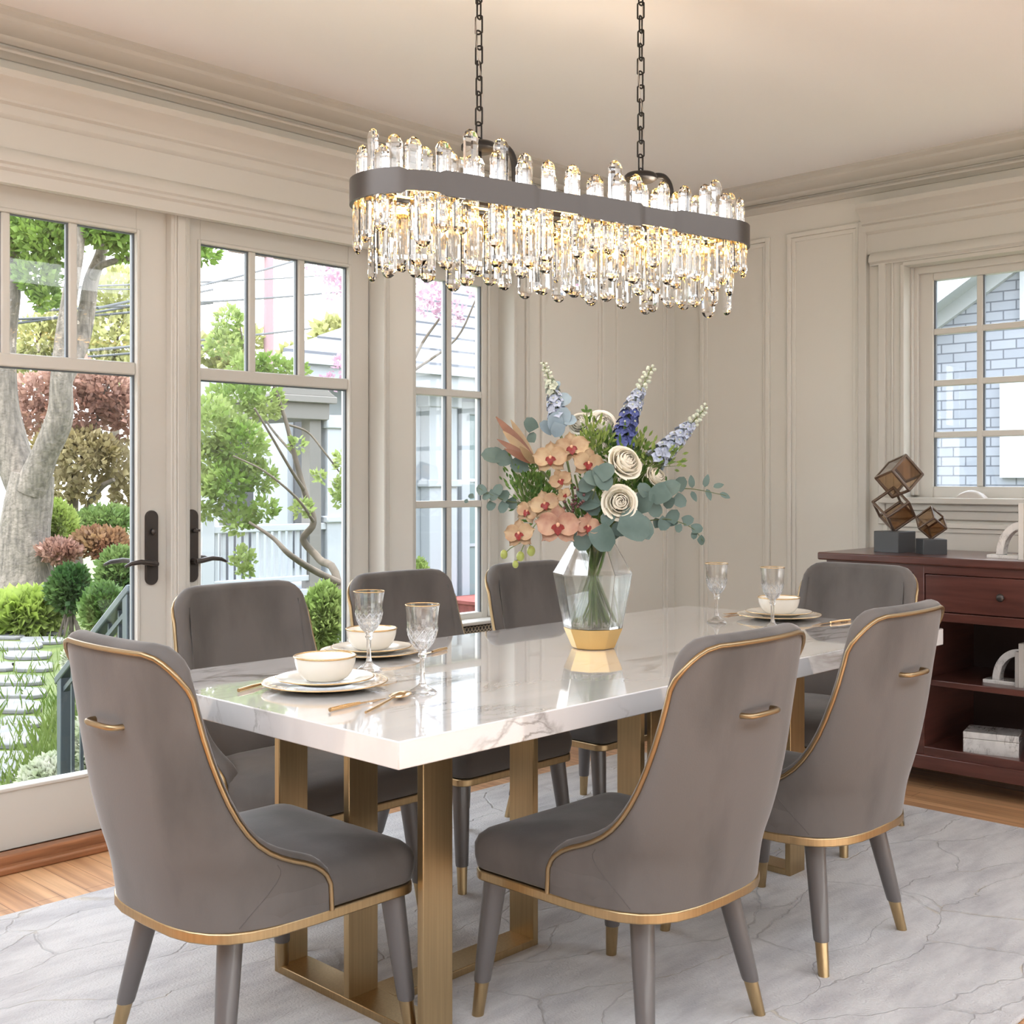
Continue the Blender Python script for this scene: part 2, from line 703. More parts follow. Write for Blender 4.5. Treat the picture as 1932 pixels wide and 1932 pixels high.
M_WALL = mat('wall_paint', (0.74, 0.725, 0.665), 0.6)
M_TRIM = mat('trim_paint', (0.60, 0.585, 0.535), 0.45)
M_CEIL = mat('ceiling_paint', (0.92, 0.925, 0.925), 0.8)
M_SASH = mat('sash_paint', (0.62, 0.605, 0.555), 0.4)
M_PANE = thin_glass('window_glass', (0.97, 0.985, 1.0))
M_SEAL = mat('glazing_seal', (0.12, 0.14, 0.16), 0.5)
M_FLOOR = wood_floor_mat()
M_SILLWOOD = mat('threshold_wood', (0.42, 0.18, 0.08), 0.35, noise=(9, 0.35), stretch=(0.5, 6, 6))
M_BRONZE = mat('dark_bronze', (0.085, 0.075, 0.070), 0.38, 0.8)
M_VELVET = mat('grey_velvet', (0.135, 0.122, 0.114), 0.85, sheen=0.35, noise=(5.5, 0.32), lo=0.34, hi=0.54, detail=5, stretch=(1, 1, .45), bump=(240, 0.12), dist=0.002)
M_LEG = mat('grey_leg_lacquer', (0.115, 0.105, 0.102), 0.38, coat=0.2)
M_GOLD = mat('brushed_gold', (0.35, 0.255, 0.145), 0.36, 1.0)
M_GOLDLEG = mat('brushed_brass', (0.47, 0.345, 0.19), 0.34, 1.0, noise=(6, 0.12), stretch=(30, 30, 0.6))
M_MARBLE = marble_mat('white_marble')
M_RUG = rug_mat()
M_CHINA = mat('cream_china', (0.84, 0.80, 0.72), 0.18, coat=0.4)
M_CHINAGOLD = mat('china_gold_rim', (0.66, 0.46, 0.24), 0.25, 0.9)
M_CUTLERY = mat('gold_cutlery', (0.78, 0.52, 0.27), 0.2, 1.0)
M_CRYSTAL = real_glass('cut_crystal', (1, 1, 1), 1.52)
M_VASE = thin_glass('vase_glass', (0.95, 0.97, 0.97), 1.5)
M_WATER = thin_glass('vase_water', (0.93, 0.955, 0.945), 0.6)
M_VASEGOLD = mat('vase_gold', (0.80, 0.56, 0.24), 0.22, 1.0)
M_MAHOG = mat('mahogany', (0.115, 0.040, 0.030), 0.28, coat=0.35, coat_rough=0.12, noise=(5, 0.35), stretch=(0.8, 0.8, 9))
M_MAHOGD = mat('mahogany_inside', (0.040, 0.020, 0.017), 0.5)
# ------------------------------------------------------------------ the room
M_WALLD = mat('unseen_wall_dark', (0.30, 0.28, 0.25), 0.7)  # unseen rear walls, made dark to cut light thrown on the table front
YA, XB = 2.10, 3.68          # inner faces of the door wall and of the sideboard wall
ZC = 2.655                   # ceiling
X0, Y0 = -2.6, -2.6          # how far the room goes on behind the camera

B().b2(X0, XB + .2, Y0, YA + .12, -.06, 0).obj('floor', M_FLOOR)['kind'] = 'structure'
B().b2(-1.2, XB + .25, -1.7, YA + .25, ZC, ZC + .12).obj('ceiling', M_CEIL)['kind'] = 'structure'

DX0, DX1 = -.10, 1.70        # French door opening
WX0, WX1 = 1.873, 2.45       # narrow window opening
TH_W = .20
b = B()
b.b2(X0, DX0, YA, YA + TH_W, 0, ZC)
b.b2(DX0, WX1, YA, YA + TH_W, 2.15, ZC)
b.b2(DX1, WX0, YA, YA + TH_W, 0, 2.15)
b.b2(WX0, WX1, YA, YA + TH_W, 0, .594)
b.b2(WX1, XB + .2, YA, YA + TH_W, 0, ZC)
b.obj('wall_left', M_WALL)['kind'] = 'structure'

B().b2(X0 - .2, X0, Y0, YA + .2, 0, ZC).obj('wall_near', M_WALLD)['kind'] = 'structure'  # unseen, added to hold back low light from behind
b = B()
b.b2(X0 - .2, XB + .2, Y0 - .2, Y0, .3, ZC)  # unseen, added against low light; gap along the floor lets light up
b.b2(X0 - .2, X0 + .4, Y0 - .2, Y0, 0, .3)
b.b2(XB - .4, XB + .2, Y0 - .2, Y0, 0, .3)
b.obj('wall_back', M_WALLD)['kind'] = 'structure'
BY1, BY0 = .832, -.18        # right window opening in Y
b = B()
b.b2(XB, XB + .2, BY1, YA, 0, ZC)
b.b2(XB, XB + .2, BY0, BY1, 0, 1.13)
b.b2(XB, XB + .2, BY0, BY1, 2.18, ZC)
b.b2(XB, XB + .2, Y0, BY0, 0, ZC)
b.obj('wall_right', M_WALL)['kind'] = 'structure'


def extrude_profile(b, prof, axis, a, c, wall, sign):
    """prof: (offset from wall, z); axis 'x' runs along the door wall, 'y' along the right wall."""
    def pt(o, z, t):
        return (t, wall + sign * o, z) if axis == 'x' else (wall + sign * o, t, z)
    pr = [(0, prof[0][1])] + prof + [(0, prof[-1][1])]
    b.loft([[pt(o, z, a) for o, z in pr], [pt(o, z, c) for o, z in pr]])


CROWN = [(.095, ZC), (.095, ZC - .012), (.088, ZC - .018), (.080, ZC - .024), (.078, ZC - .036), (.066, ZC - .048), (.045, ZC - .060), (.030, ZC - .066), (.026, ZC - .074), (.020, ZC - .078), (.012, ZC - .085)]
BEAD = [(.012, 2.56), (.028, 2.553), (.034, 2.545), (.034, 2.538), (.022, 2.532), (.012, 2.522)]
b = B()
extrude_profile(b, CROWN, 'x', -1.2, XB, YA, -1)
extrude_profile(b, BEAD, 'x', X0, XB, YA, -1)
b.obj('trim_1', M_TRIM, smooth=35)['kind'] = 'structure'
b = B()
extrude_profile(b, CROWN, 'y', -1.7, YA, XB, -1)
extrude_profile(b, BEAD, 'y', -1.9, YA, XB, -1)
b.obj('trim_2', M_TRIM, smooth=35)['kind'] = 'structure'

ENT = [(.105, 2.462), (.105, 2.440), (.098, 2.434), (.085, 2.428), (.068, 2.412), (.058, 2.396), (.050, 2.388), (.050, 2.380), (.036, 2.374), (.036, 2.346), (.030, 2.338), (.022, 2.334), (.022, 2.245),
       (.034, 2.240), (.044, 2.228), (.050, 2.214), (.050, 2.196), (.040, 2.190), (.040, 2.180), (.030, 2.172), (.030, 2.135)]
b = B()
extrude_profile(b, ENT, 'x', X0, 2.60, YA, -1)
b.obj('trim_3', M_TRIM, smooth=35)['kind'] = 'structure'
b = B()
extrude_profile(b, ENT[:13], 'y', -1.9, 1.02, XB, -1)
extrude_profile(b, [(.022, 2.25), (.034, 2.244), (.044, 2.232), (.050, 2.218), (.050, 2.204), (.034, 2.196), (.034, 2.19)], 'y', -1.9, .985, XB, -1)
b.obj('trim_4', M_TRIM, smooth=35)['kind'] = 'structure'

# casings beside the doors, the narrow window and the right window
b = B()
b.b2(DX1 - .002, DX1 + .012, YA - .028, YA + .16, 0, 2.15)          # door reveal edge
b.b2(DX1 + .012, DX1 + .03, YA - .022, YA, 0, 2.15)
b.b2(WX1 - .004, WX1 + .016, YA - .03, YA + .16, .50, 2.15)
b.b2(WX1 + .016, WX1 + .075, YA - .022, YA, 0, 2.15)
b.b2(WX1 + .075, WX1 + .095, YA - .032, YA, 0, 2.15)
b.obj('trim_5', M_TRIM, bevel=.004)['kind'] = 'structure'
b = B()
b.b2(XB - .022, XB, BY1, BY1 + .10, 1.10, 2.20)
b.b2(XB - .034, XB, BY1 + .08, BY1 + .115, 1.02, 2.20)
b.b2(XB - .030, XB, BY1 + .045, BY1 + .055, 1.10, 2.20)
b.b2(XB - .03, XB + .10, BY1 - .006, BY1 + .012, 1.10, 2.18)
b.b2(XB - .03, XB + .10, BY0, BY1, 2.172, 2.19)
b.b2(XB - .034, XB, 1.005, 1.045, .15, 2.40)                        # pilaster edge that closes the last panel
b.obj('trim_6', M_TRIM, bevel=.004)['kind'] = 'structure'


def panel_frame(b, axis, a, c, z0, z1, wall, w=.034, t=.016):
    def bx(p0, p1, q0, q1, tt):
        if axis == 'x':
            b.b2(p0, p1, wall - tt, wall, q0, q1)
        else:
            b.b2(wall - tt, wall, p0, p1, q0, q1)
    for (k, tt) in ((0, t), (w * .62, t * .45)):
        bx(a + k, a + k + w * .6, z0 + k, z1 - k, tt)
        bx(c - k - w * .6, c - k, z0 + k, z1 - k, tt)
        bx(a + k, c - k, z1 - k - w * .6, z1 - k, tt)
        bx(a + k, c - k, z0 + k, z0 + k + w * .6, tt)


b = B()
panel_frame(b, 'x', 2.645, 3.10, .20, 2.40, YA)
panel_frame(b, 'x', 3.19, 3.62, .20, 2.40, YA)
b.obj('trim_7', M_WALL, bevel=.003)['kind'] = 'structure'
b = B()
panel_frame(b, 'y', 1.525, 1.93, .20, 2.40, XB)
panel_frame(b, 'y', 1.045, 1.425, .20, 2.40, XB)
panel_frame(b, 'y', -.2, .93, .20, 1.03, XB)
b.obj('trim_8', M_WALL, bevel=.003)['kind'] = 'structure'
b = B()
extrude_profile(b, [(.018, .17), (.018, .15), (.012, .14), (.012, 0)], 'x', WX1 + .1, XB, YA, -1)
extrude_profile(b, [(.018, .17), (.018, .15), (.012, .14), (.012, 0)], 'x', DX1 + .03, WX1 + .1, YA, -1)
b.obj('baseboard_left', M_TRIM)['kind'] = 'structure'
b = B()
extrude_profile(b, [(.018, .17), (.018, .15), (.012, .14), (.012, 0)], 'y', -1.9, YA - .02, XB, -1)
b.obj('baseboard_right', M_TRIM)['kind'] = 'structure'


# ---- French doors
def lite_bars(b, xs, zs, x0, x1, z0, z1, y0, y1, zfull=None):
    for x, w in xs:
        b.b2(x - w / 2, x + w / 2, y0, y1, zfull or z0, z1)
    for z, w in zs:
        b.b2(x0, x1, y0, y1, z - w / 2, z + w / 2)


def french_door(name, x0, x1, gx0, gx1, label, handle_x, lever, turn_knob):
    y0, y1 = YA + .062, YA + .107
    gz0, gz1, zm = .246, 2.066, 1.60
    b = B()
    b.b2(x0, gx0, y0, y1, .05, 2.15)
    b.b2(gx1, x1, y0, y1, .05, 2.15)
    b.b2(gx0, gx1, y0, y1, .05, gz0)
    b.b2(gx0, gx1, y0, y1, gz1, 2.15)
    # raised beads round the glass
    for (a0, a1, c0, c1) in ((gx0 - .012, gx0, gz0 - .012, gz1 + .012), (gx1, gx1 + .012, gz0 - .012, gz1 + .012)):
        b.b2(a0, a1, y0 - .006, y0, c0, c1)
    b.b2(gx0, gx1, y0 - .006, y0, gz1, gz1 + .012)
    b.b2(gx0, gx1, y0 - .006, y0, gz0 - .012, gz0)
    d = b.obj(name, M_SASH, bevel=.004)
    tag(d, label, 'door', kind='structure')
    w3 = (gx1 - gx0) / 3
    b = B()
    for k in (1, 2):
        b.b2(gx0 + w3 * k - .014, gx0 + w3 * k + .014, y0 + .004, y1 - .004, zm, gz1)
    b.b2(gx0, gx1, y0 + .003, y1 - .003, zm - .021, zm + .021)
    b.obj('muntin', M_SASH, d, bevel=.005)
    b = B()
    b.b2(gx0 - .002, gx1 + .002, YA + .088, YA + .092, gz0 - .002, gz1 + .002)
    b.obj('glass_pane', M_PANE, d)
    b = B()
    cuts = [(gx0, gx0 + w3 - .014, zm + .021, gz1), (gx0 + w3 + .014, gx0 + 2 * w3 - .014, zm + .021, gz1), (gx0 + 2 * w3 + .014, gx1, zm + .021, gz1), (gx0, gx1, gz0, zm - .021)]
    for (a0, a1, c0, c1) in cuts:
        b.b2(a1 - .008, a1, YA + .075, YA + .087, c0, c1)
        b.b2(a0, a1, YA + .075, YA + .087, c1 - .005, c1)
    b.obj('glazing_seal', M_SEAL, d)
    # lever handle on its long backplate
    hx, hy = handle_x, y0
    b = B()
    pts = []
    for k in range(17):
        a = PI * k / 16
        pts.append((.024 * math.cos(a), .105 + .024 * math.sin(a)))
    for k in range(17):
        a = PI + PI * k / 16
        pts.append((.024 * math.cos(a), -.105 + .024 * math.sin(a)))
    zc = .985
    b.loft([[(hx + x, hy, zc + z) for x, z in pts], [(hx + x, hy - .007, zc + z) for x, z in pts], [(hx + x * .9, hy - .011, zc + z * .985) for x, z in pts]])
    h = b.obj('door_handle', M_BRONZE, d, smooth=40)
    s = -1 if lever < 0 else 1
    b = B()
    zl = zc - .055
    b.lathe([(.0125, 0), (.0125, .012), (.010, .03)], 14)
    m4 = Matrix.Translation((hx, hy - .008, zl)) @ Matrix.Rotation(PI / 2, 4, 'X')
    b.bm.transform(m4)
    b.tube([(hx, hy - .034, zl), (hx + s * .022, hy - .040, zl + .004), (hx + s * .06, hy - .042, zl + .010), (hx + s * .095, hy - .041, zl + .006), (hx + s * .118, hy - .040, zl - .004)],
           [.010, .0095, .0085, .0075, .005], 10)
    b.obj('lever', M_BRONZE, h, smooth=50)
    b = B()
    b.blob((hx + (.004 if s > 0 else .0), hy - .018, zc + .055), (.009, .012, .012 if not turn_knob else .008), 12, 8)
    b.box((hx + s * .006, hy - .026, zc + .055), (.026, .006, .008)) if turn_knob else None
    b.obj('turn_knob', M_BRONZE, h, smooth=50)
    # the lever on the garden side shows through the glass
    b = B()
    yo = y1
    b.tube([(hx, yo + .036, zl), (hx + s * .06, yo + .042, zl + .010), (hx + s * .105, yo + .041, zl + .006), (hx + s * .13, yo + .040, zl - .003)], [.010, .0085, .0075, .005], 10)
    b.tube([(hx, yo, zl), (hx, yo + .038, zl)], .010, 10)
    b.obj('outside_lever', M_BRONZE, h, smooth=50)
    return d


french_door('door_1', DX0 + .004, .786, .006, .672, 'white French door leaf with three small lites over one tall pane, showing the big tree', .727, -1, False)
french_door('door_2', .858, 1.690, .92, 1.588, 'white French door leaf beside the narrow window, showing the white porch', .884, 1, True)
b = B()
b.b2(.786, .858, YA + .028, YA + .12, .05, 2.15)
b.b2(.796, .806, YA + .022, YA + .03, .05, 2.15)
b.b2(.838, .848, YA + .022, YA + .03, .05, 2.15)
b.b2(.806, .838, YA + .018, YA + .03, .05, 2.15)
b.obj('trim_9', M_SASH, bevel=.003)['kind'] = 'structure'
b = B()
b.b2(DX0, DX1, YA - .03, YA + .01, 0, .022)
b.b2(DX0, DX1, YA + .005, YA + .055, 0, .05)
b.b2(DX0, DX1, YA + .07, YA + .24, 0, .048)
b.obj('trim_10', M_SILLWOOD, bevel=.006)['kind'] = 'structure'

# ---- narrow window
b = B()
gx0, gx1, gz0, gz1 = 1.955, 2.345, .632, 2.078
y0, y1 = YA + .072, YA + .118
b.b2(WX0, gx0, y0, y1, .60, 2.15)
b.b2(gx1, WX1, y0, y1, .60, 2.15)
b.b2(gx0, gx1, y0, y1, .60, gz0)
b.b2(gx0, gx1, y0, y1, gz1, 2.15)
b.b2(gx1 + .03, gx1 + .045, y0 - .012, y0, .61, 2.15)
b.b2(WX0, WX1, YA - .035, YA + .08, .594, .608)
w = tag(b.obj('window_1', M_SASH, bevel=.004), 'tall narrow window of six panes between French doors and panelled wall', 'window', kind='structure')
b = B()
xm = (gx0 + gx1) / 2
b.b2(xm - .014, xm + .014, y0 + .004, y1 - .004, gz0, gz1)
for k in (1, 2):
    z = gz0 + (gz1 - gz0) * k / 3
    b.b2(gx0, gx1, y0 + .003, y1 - .003, z - .015, z + .015)
b.obj('muntin', M_SASH, w, bevel=.004)
B().b2(gx0 - .002, gx1 + .002, YA + .094, YA + .098, gz0, gz1).obj('glass_pane', M_PANE, w)
b = B()
for (a0, a1) in ((gx0, xm - .014), (xm + .014, gx1)):
    b.b2(a1 - .008, a1, YA + .080, YA + .093, gz0, gz1)
b.obj('glazing_seal', M_SEAL, w)

# ---- right window
gy1, gy0, gz0, gz1 = .735, -.09, 1.19, 2.108
x0, x1 = XB + .07, XB + .115
b = B()
b.b2(x0, x1, gy1, BY1, 1.13, 2.18)
b.b2(x0, x1, BY0, gy0, 1.13, 2.18)
b.b2(x0, x1, gy0, gy1, 1.13, gz0)
b.b2(x0, x1, gy0, gy1, gz1, 2.18)
b.b2(x0 - .02, x0, BY1 - .035, BY1 - .006, 1.15, 2.18)
b.b2(x0 - .036, x0, BY1 - .018, BY1 - .006, 1.15, 2.18)
b.b2(x0 - .02, x0, BY0, BY1, 2.140, 2.172)
b.b2(XB - .06, XB + .07, BY0 - .1, BY1 + .10, 1.115, 1.14)
b.b2(XB - .03, XB, BY0 - .1, BY1 + .08, 1.085, 1.115)
b.b2(XB - .02, XB, BY0 - .1, BY1 + .08, 1.045, 1.085)
w = tag(b.obj('window_2', M_SASH, bevel=.004), 'white window with small square panes above dark sideboard', 'window', kind='structure')
b = B()
for k in (1, 2, 3):
    y = gy1 + (gy0 - gy1) * k / 4
    b.b2(x0 + .004, x1 - .004, y - .013, y + .013, gz0, gz1)
for k in (1, 2, 3):
    z = gz0 + (gz1 - gz0) * k / 4
    b.b2(x0 + .005, x1 - .005, gy0, gy1, z - .013, z + .013)
b.obj('muntin', M_SASH, w, bevel=.004)
B().b2(XB + .094, XB + .098, gy0 - .002, gy1 + .002, gz0, gz1).obj('glass_pane', M_PANE, w)
b = B()
for k in range(4):
    a1 = gy1 + (gy0 - gy1) * k / 4 - (.013 if k else 0)
    b.b2(XB + .080, XB + .093, a1 - .007, a1, gz0, gz1)
b.obj('glazing_seal', M_SEAL, w)
b = B()
rings = []
for i in range(9):
    t = i / 8
    hh = math.sin(PI * t) ** .6 * .034 + .001
    yy = .60 - t * .13
    rings.append([(XB + .005 + .03 * math.cos(a), yy, 1.140 + hh * math.sin(a)) for a in [PI * j / 8 for j in range(9)]])
b.loft(rings)
b.obj('crank_cover', mat('crank_white', (0.55, 0.52, 0.48), 0.4), w, smooth=60)

# dark cast grille under the narrow window
b = B()
gx, gz = 2.26, .565
b.b2(gx - .2, gx + .2, YA - .012, YA, gz - .024, gz + .024)
r2 = random.Random(3)
gr = b.obj('wall_grille', mat('grille_dark', (0.05, 0.045, 0.04), 0.6), bevel=.003)
tag(gr, 'small dark cast grille set under the narrow window sill', 'vent')
b = B()
for k in range(18):
    cxk = gx - .185 + .37 * (k + .5) / 18
    for zz in (-.011, .011):
        b.tube([(cxk + (.0095) * math.cos(a), YA - .013, gz + zz + .0095 * math.sin(a)) for a in [2 * PI * j / 10 for j in range(10)]], .0025, 5, True)
b.obj('scrollwork', mat('grille_scroll', (0.42, 0.36, 0.27), 0.5, 0.3), gr, smooth=60)
# ------------------------------------------------------------------ rug, table, chairs
RZ = .014
b = B()
pts = []
rx0, rx1, ry0, ry1, rr = -.75, 2.83, -.56, 1.71, .05
for (cx_, cy_, a0) in ((rx1 - rr, ry1 - rr, 0), (rx0 + rr, ry1 - rr, PI / 2), (rx0 + rr, ry0 + rr, PI), (rx1 - rr, ry0 + rr, 1.5 * PI)):
    for k in range(6):
        a = a0 + PI / 2 * k / 5
        pts.append((cx_ + rr * math.cos(a), cy_ + rr * math.sin(a)))
b.prism(pts, 0.001, RZ)
tag(b.obj('area_rug', M_RUG, bevel=.005), 'large pale grey carved rug with golden veins under the table', 'rug')

TL, TW, TH_T, TT = 2.205, .965, .76, .050
tab = thing('dining_table', 'long white marble dining table on brushed brass ribbon legs', 'table', (0, 0, 0))
B().b2(0, TL, 0, TW, TH_T - TT, TH_T).obj('tabletop', M_MARBLE, tab, bevel=.0025)


def ribbon_leg(x, y, along, z0=RZ, z1=TH_T - TT):
    b = B()
    w, t = .085, .018
    b.b2(x - (w if along == 'x' else t) / 2, x + (w if along == 'x' else t) / 2, y - (t if along == 'x' else w) / 2, y + (t if along == 'x' else w) / 2, z0, z1)
    return b.obj('leg', M_GOLDLEG, tab, bevel=.002)


for xx in (.375, 1.865):
    for yy in (.845, .572, .317):
        ribbon_leg(xx, yy, 'x', RZ + .018 if yy == .572 else RZ)
    B().b2(xx - .0425, xx + .0425, .326, .836, RZ, RZ + .018).obj('foot_bar', M_GOLDLEG, tab, bevel=.002)
for xl, xb in ((.895, .375), (1.345, 1.865)):
    ribbon_leg(xl, .545, 'y')
    s = 1 if xl > xb else -1
    B().b2(xb + s * .043, xl - s * .009, .5025, .5875, RZ, RZ + .018).obj('stretcher', M_GOLDLEG, tab, bevel=.002)


# ---- chair: origin on the floor at the middle of its feet, facing +Y
def lerp_tab(tabl, z):
    if z <= tabl[0][0]:
        return tabl[0][1]
    for (a, va), (c, vc) in zip(tabl, tabl[1:]):
        if z <= c:
            return va + (vc - va) * (z - a) / (c - a)
    return tabl[-1][1]


Z_BASE, Z_TOP = .345, .893
WING = [(.345, .004), (.40, .0), (.42, -.010), (.440, -.030), (.455, -.060), (.472, -.105), (.49, -.140), (.52, -.178), (.555, -.207), (.60, -.233), (.66, -.259), (.72, -.279), (.80, -.300), (.893, -.320)]
REAR = [(.345, -.275), (.45, -.300), (.55, -.320), (.65, -.338), (.75, -.353), (.893, -.372)]
HALF = [(.345, .248), (.45, .250), (.60, .243), (.75, .232), (.893, .224)]


def shell_point(s, z):
    f, r, a = lerp_tab(WING, z), lerp_tab(REAR, z), lerp_tab(HALF, z)
    ph = s * PI / 2
    k = min(1, max(0, (z - .345) / .4))
    p = .62 + .38 * k
    sx = math.copysign(abs(math.sin(ph)) ** (p if p < 1 else 1), s) if s else 0
    x = a * sx
    y = f - (f - r) * max(0, math.cos(ph)) ** (p)
    return Vector((x, y, z))


def build_chair():
    root = thing('dining_chair', 'chair', 'chair')
    NS, zs = 40, []
    zs = [Z_BASE, .37, .40, .42, .432, .445, .457, .468, .48, .495, .515, .54, .57, .605, .645, .69, .735, .78, .81, .83, .85, .866, .878, .887, Z_TOP]
    grid, sval = [], []
    RC = .075
    for z in zs:
        row, srow = [], []
        # rounded top corners: pull the ends inward near the top
        cut = 1.0
        if z > Z_TOP - RC:
            q = (z - (Z_TOP - RC)) / RC
            a = lerp_tab(HALF, z)
            cut = 1 - (RC * (1 - math.sqrt(max(0, 1 - q * q)))) / a
            cut = math.asin(min(1, cut)) / (PI / 2)
        for j in range(NS + 1):
            s = -1 + 2 * j / NS
            row.append(shell_point(s * cut, z))
            srow.append(s * cut)
        grid.append(row)
        sval.append(srow)
    nz, ns = len(grid), NS + 1
    # outward normals
    nor = [[None] * ns for _ in range(nz)]
    for i in range(nz):
        for j in range(ns):
            s_, z_ = sval[i][j], zs[i]
            du = shell_point(min(1, s_ + .03), z_) - shell_point(max(-1, s_ - .03), z_)
            dv = shell_point(s_, z_ + .006) - shell_point(s_, z_ - .006)
            n = du.cross(dv)
            if n.length < 1e-9:
                n = Vector((0, -1, 0))
            n.normalize()
            if n.dot(grid[i][j] - Vector((0, .12, grid[i][j].z))) < 0:
                n = -n
            nor[i][j] = n
    # boundary loop: left edge up, top across, right edge down
    edge = [(i, 0) for i in range(nz)] + [(nz - 1, j) for j in range(1, ns - 1)] + [(i, ns - 1) for i in range(nz - 1, -1, -1)]
    T = .046
    b = B()
    og = [[p.copy() for p in r] for r in grid]
    ig = []
    for i in range(nz):
        r = []
        for j in range(ns):
            sc = T
            r.append(grid[i][j] - nor[i][j] * sc)
        ig.append(r)
    vo = b.surf(og)
    vi = b.surf(ig)
    # padded rim: a rounded strip between the two faces
    def out_dir(k):
        i, j = edge[k]
        a = edge[max(k - 1, 0)]
        c = edge[min(k + 1, len(edge) - 1)]
        t = (grid[c[0]][c[1]] - grid[a[0]][a[1]])
        t.normalize()
        d = t.cross(nor[i][j])
        return d * SGN
    SGN = 1
    kt = len(edge) // 2
    if out_dir(kt).z < 0:
        SGN = -1
    strips = []
    for k, (i, j) in enumerate(edge):
        d = out_dir(k)
        po, pi_ = grid[i][j], grid[i][j] - nor[i][j] * T
        h = .017
        mids = []
        for q in range(1, 6):
            a = PI * q / 6
            mids.append(po.lerp(pi_, (1 - math.cos(a)) / 2) + d * (h * math.sin(a)))
        strips.append([vo[i][j]] + [b.bm.verts.new(m) for m in mids] + [vi[i][j]])
    for s0, s1 in zip(strips, strips[1:]):
        for q in range(6):
            b.face([s0[q], s0[q + 1], s1[q + 1], s1[q]])
    # close the bottom
    for j in range(ns - 1):
        b.face([vo[0][j], vo[0][j + 1], vi[0][j + 1], vi[0][j]])
    bk = b.obj('backrest', M_VELVET, root, smooth=60)
    # seams down the outer face
    b = B()
    for s in (-1, 1):
        b = B()
        b.tube([shell_point(s * (.61 + .33 * (z - .352) / .114), z) for z in (.352, .37, .39, .41, .43, .445, .455, .466)], .0010, 5)
        b.obj('seam', mat('seam_thread', (.10, .09, .085), .8) if 'seam_thread' not in MATS else MATS['seam_thread'], bk)
    # gold piping along the edge of the outer face
    b = B()
    b.tube([grid[i][j] + nor[i][j] * .002 for i, j in edge], .0055, 8)
    b.obj('piping', M_GOLD, root, smooth=60)
    # seat cushion
    b = B()
    out = []
    def outline(hw, yf, yr, rf):
        pts = []
        for k in range(7):
            a = PI / 2 * k / 6
            pts.append((hw - rf + rf * math.sin(PI / 2 - a) if False else hw - rf + rf * math.cos(a), yf - rf + rf * math.sin(a)))
        pts2 = [(-x, y) for x, y in reversed(pts)]
        rear = []
        for k in range(15):
            s = -1 + 2 * k / 14
            ph = s * PI / 2
            x = (hw) * math.copysign(abs(math.sin(ph)) ** .62, s) if s else 0
            y = -.03 - (-.03 - yr) * math.cos(ph) ** .62
            rear.append((x, y))
        return pts + pts2 + rear
    lv = [(.347, .0), (.352, .006), (.375, .010), (.402, .010), (.417, .004), (.430, -.010), (.438, -.030), (.444, -.065), (.449, -.12), (.451, -.18)]
    rings = []
    for z, g in lv:
        base = outline(.240, .236, -.235, .035)
        rings.append([((x * (1 + g / .24)) if g > -.2 else x, (y - 0.0) * (1 + g / .24), z) for x, y in base])
    b.loft(rings)
    b.obj('seat', M_VELVET, root, smooth=50)
    # gold band under the upholstery
    b = B()
    base = outline(.249, .242, -.277, .04)
    b.loft([[(x, y, z) for x, y in base] for z in (.324, .346)])
    b.obj('seat_band', M_GOLDLEG, root, bevel=.003)
    # legs with metal caps
    for (sx, tx, ty, bx, by) in ((1, .212, .195, .237, .2275), (-1, .212, .195, .237, .2275), (1, .150, -.170, .207, -.2275), (-1, .150, -.170, .207, -.2275)):
        top, bot = Vector((sx * tx, ty, .326)), Vector((sx * bx, by, RZ))
        t1 = (.326 - .092) / (.326 - RZ)
        mid = top.lerp(bot, t1)
        b = B()
        n = 14
        def ring(c, r):
            return [(c.x + r * math.cos(2 * PI * k / n), c.y + r * math.sin(2 * PI * k / n), c.z) for k in range(n)]
        b.loft([ring(top, .0265), ring(top.lerp(mid, .5), .0235), ring(top.lerp(mid, .97), .0195), ring(mid, .0185)])
        lg = b.obj('leg', M_LEG, root, smooth=50)
        b = B()
        b.loft([ring(mid, .0163), ring(bot, .0135)])
        b.obj('ferrule', M_GOLDLEG, lg, smooth=50)
    # pull handle on the back
    b = B()
    zh = .742
    yb = shell_point(0, zh).y
    hw = .055
    pa, pb = shell_point(-hw / .24, zh), shell_point(hw / .24, zh)
    b.tube([(-hw, yb + .012, zh), (-hw, yb - .010, zh), (-hw + .006, yb - .019, zh), (-hw + .018, yb - .0225, zh), (0, yb - .0235, zh), (hw - .018, yb - .0225, zh), (hw - .006, yb - .019, zh), (hw, yb - .010, zh), (hw, yb + .012, zh)],
           .0062, 10)
    b.obj('pull_handle', M_GOLD, root, smooth=60)
    return root


CH = build_chair()
CH['group'] = 'grey velvet dining chairs around the marble table'
chairs = [
    (.749, .0975, 0, 'grey velvet chair with its back to us, left one on the near long side'),
    (1.450, .0975, 0, 'grey velvet chair with back to us, between sideboard and the chair in front of vase'),
    (.118, .60, -PI / 2, 'grey velvet chair with back to us at the table end facing the tall glass doors'),
    (.625, 1.1325, PI, 'grey velvet chair facing us behind table, in front of the right door leaf'),
    (1.265, 1.145, PI, 'grey velvet chair facing us behind table, middle one of the row of three'),
    (1.895, 1.145, PI, 'grey velvet chair facing us behind table, right behind the flower vase'),
    (2.335, .52, PI / 2, 'grey velvet chair at far table end in front of dark sideboard'),
]
for i, (x, y, a, lab) in enumerate(chairs):
    o = CH if i == 0 else dup(CH, (x, y, 0), a)
    o.location = (x, y, 0)
    o.rotation_euler = (0, 0, a)
    o['label'] = lab

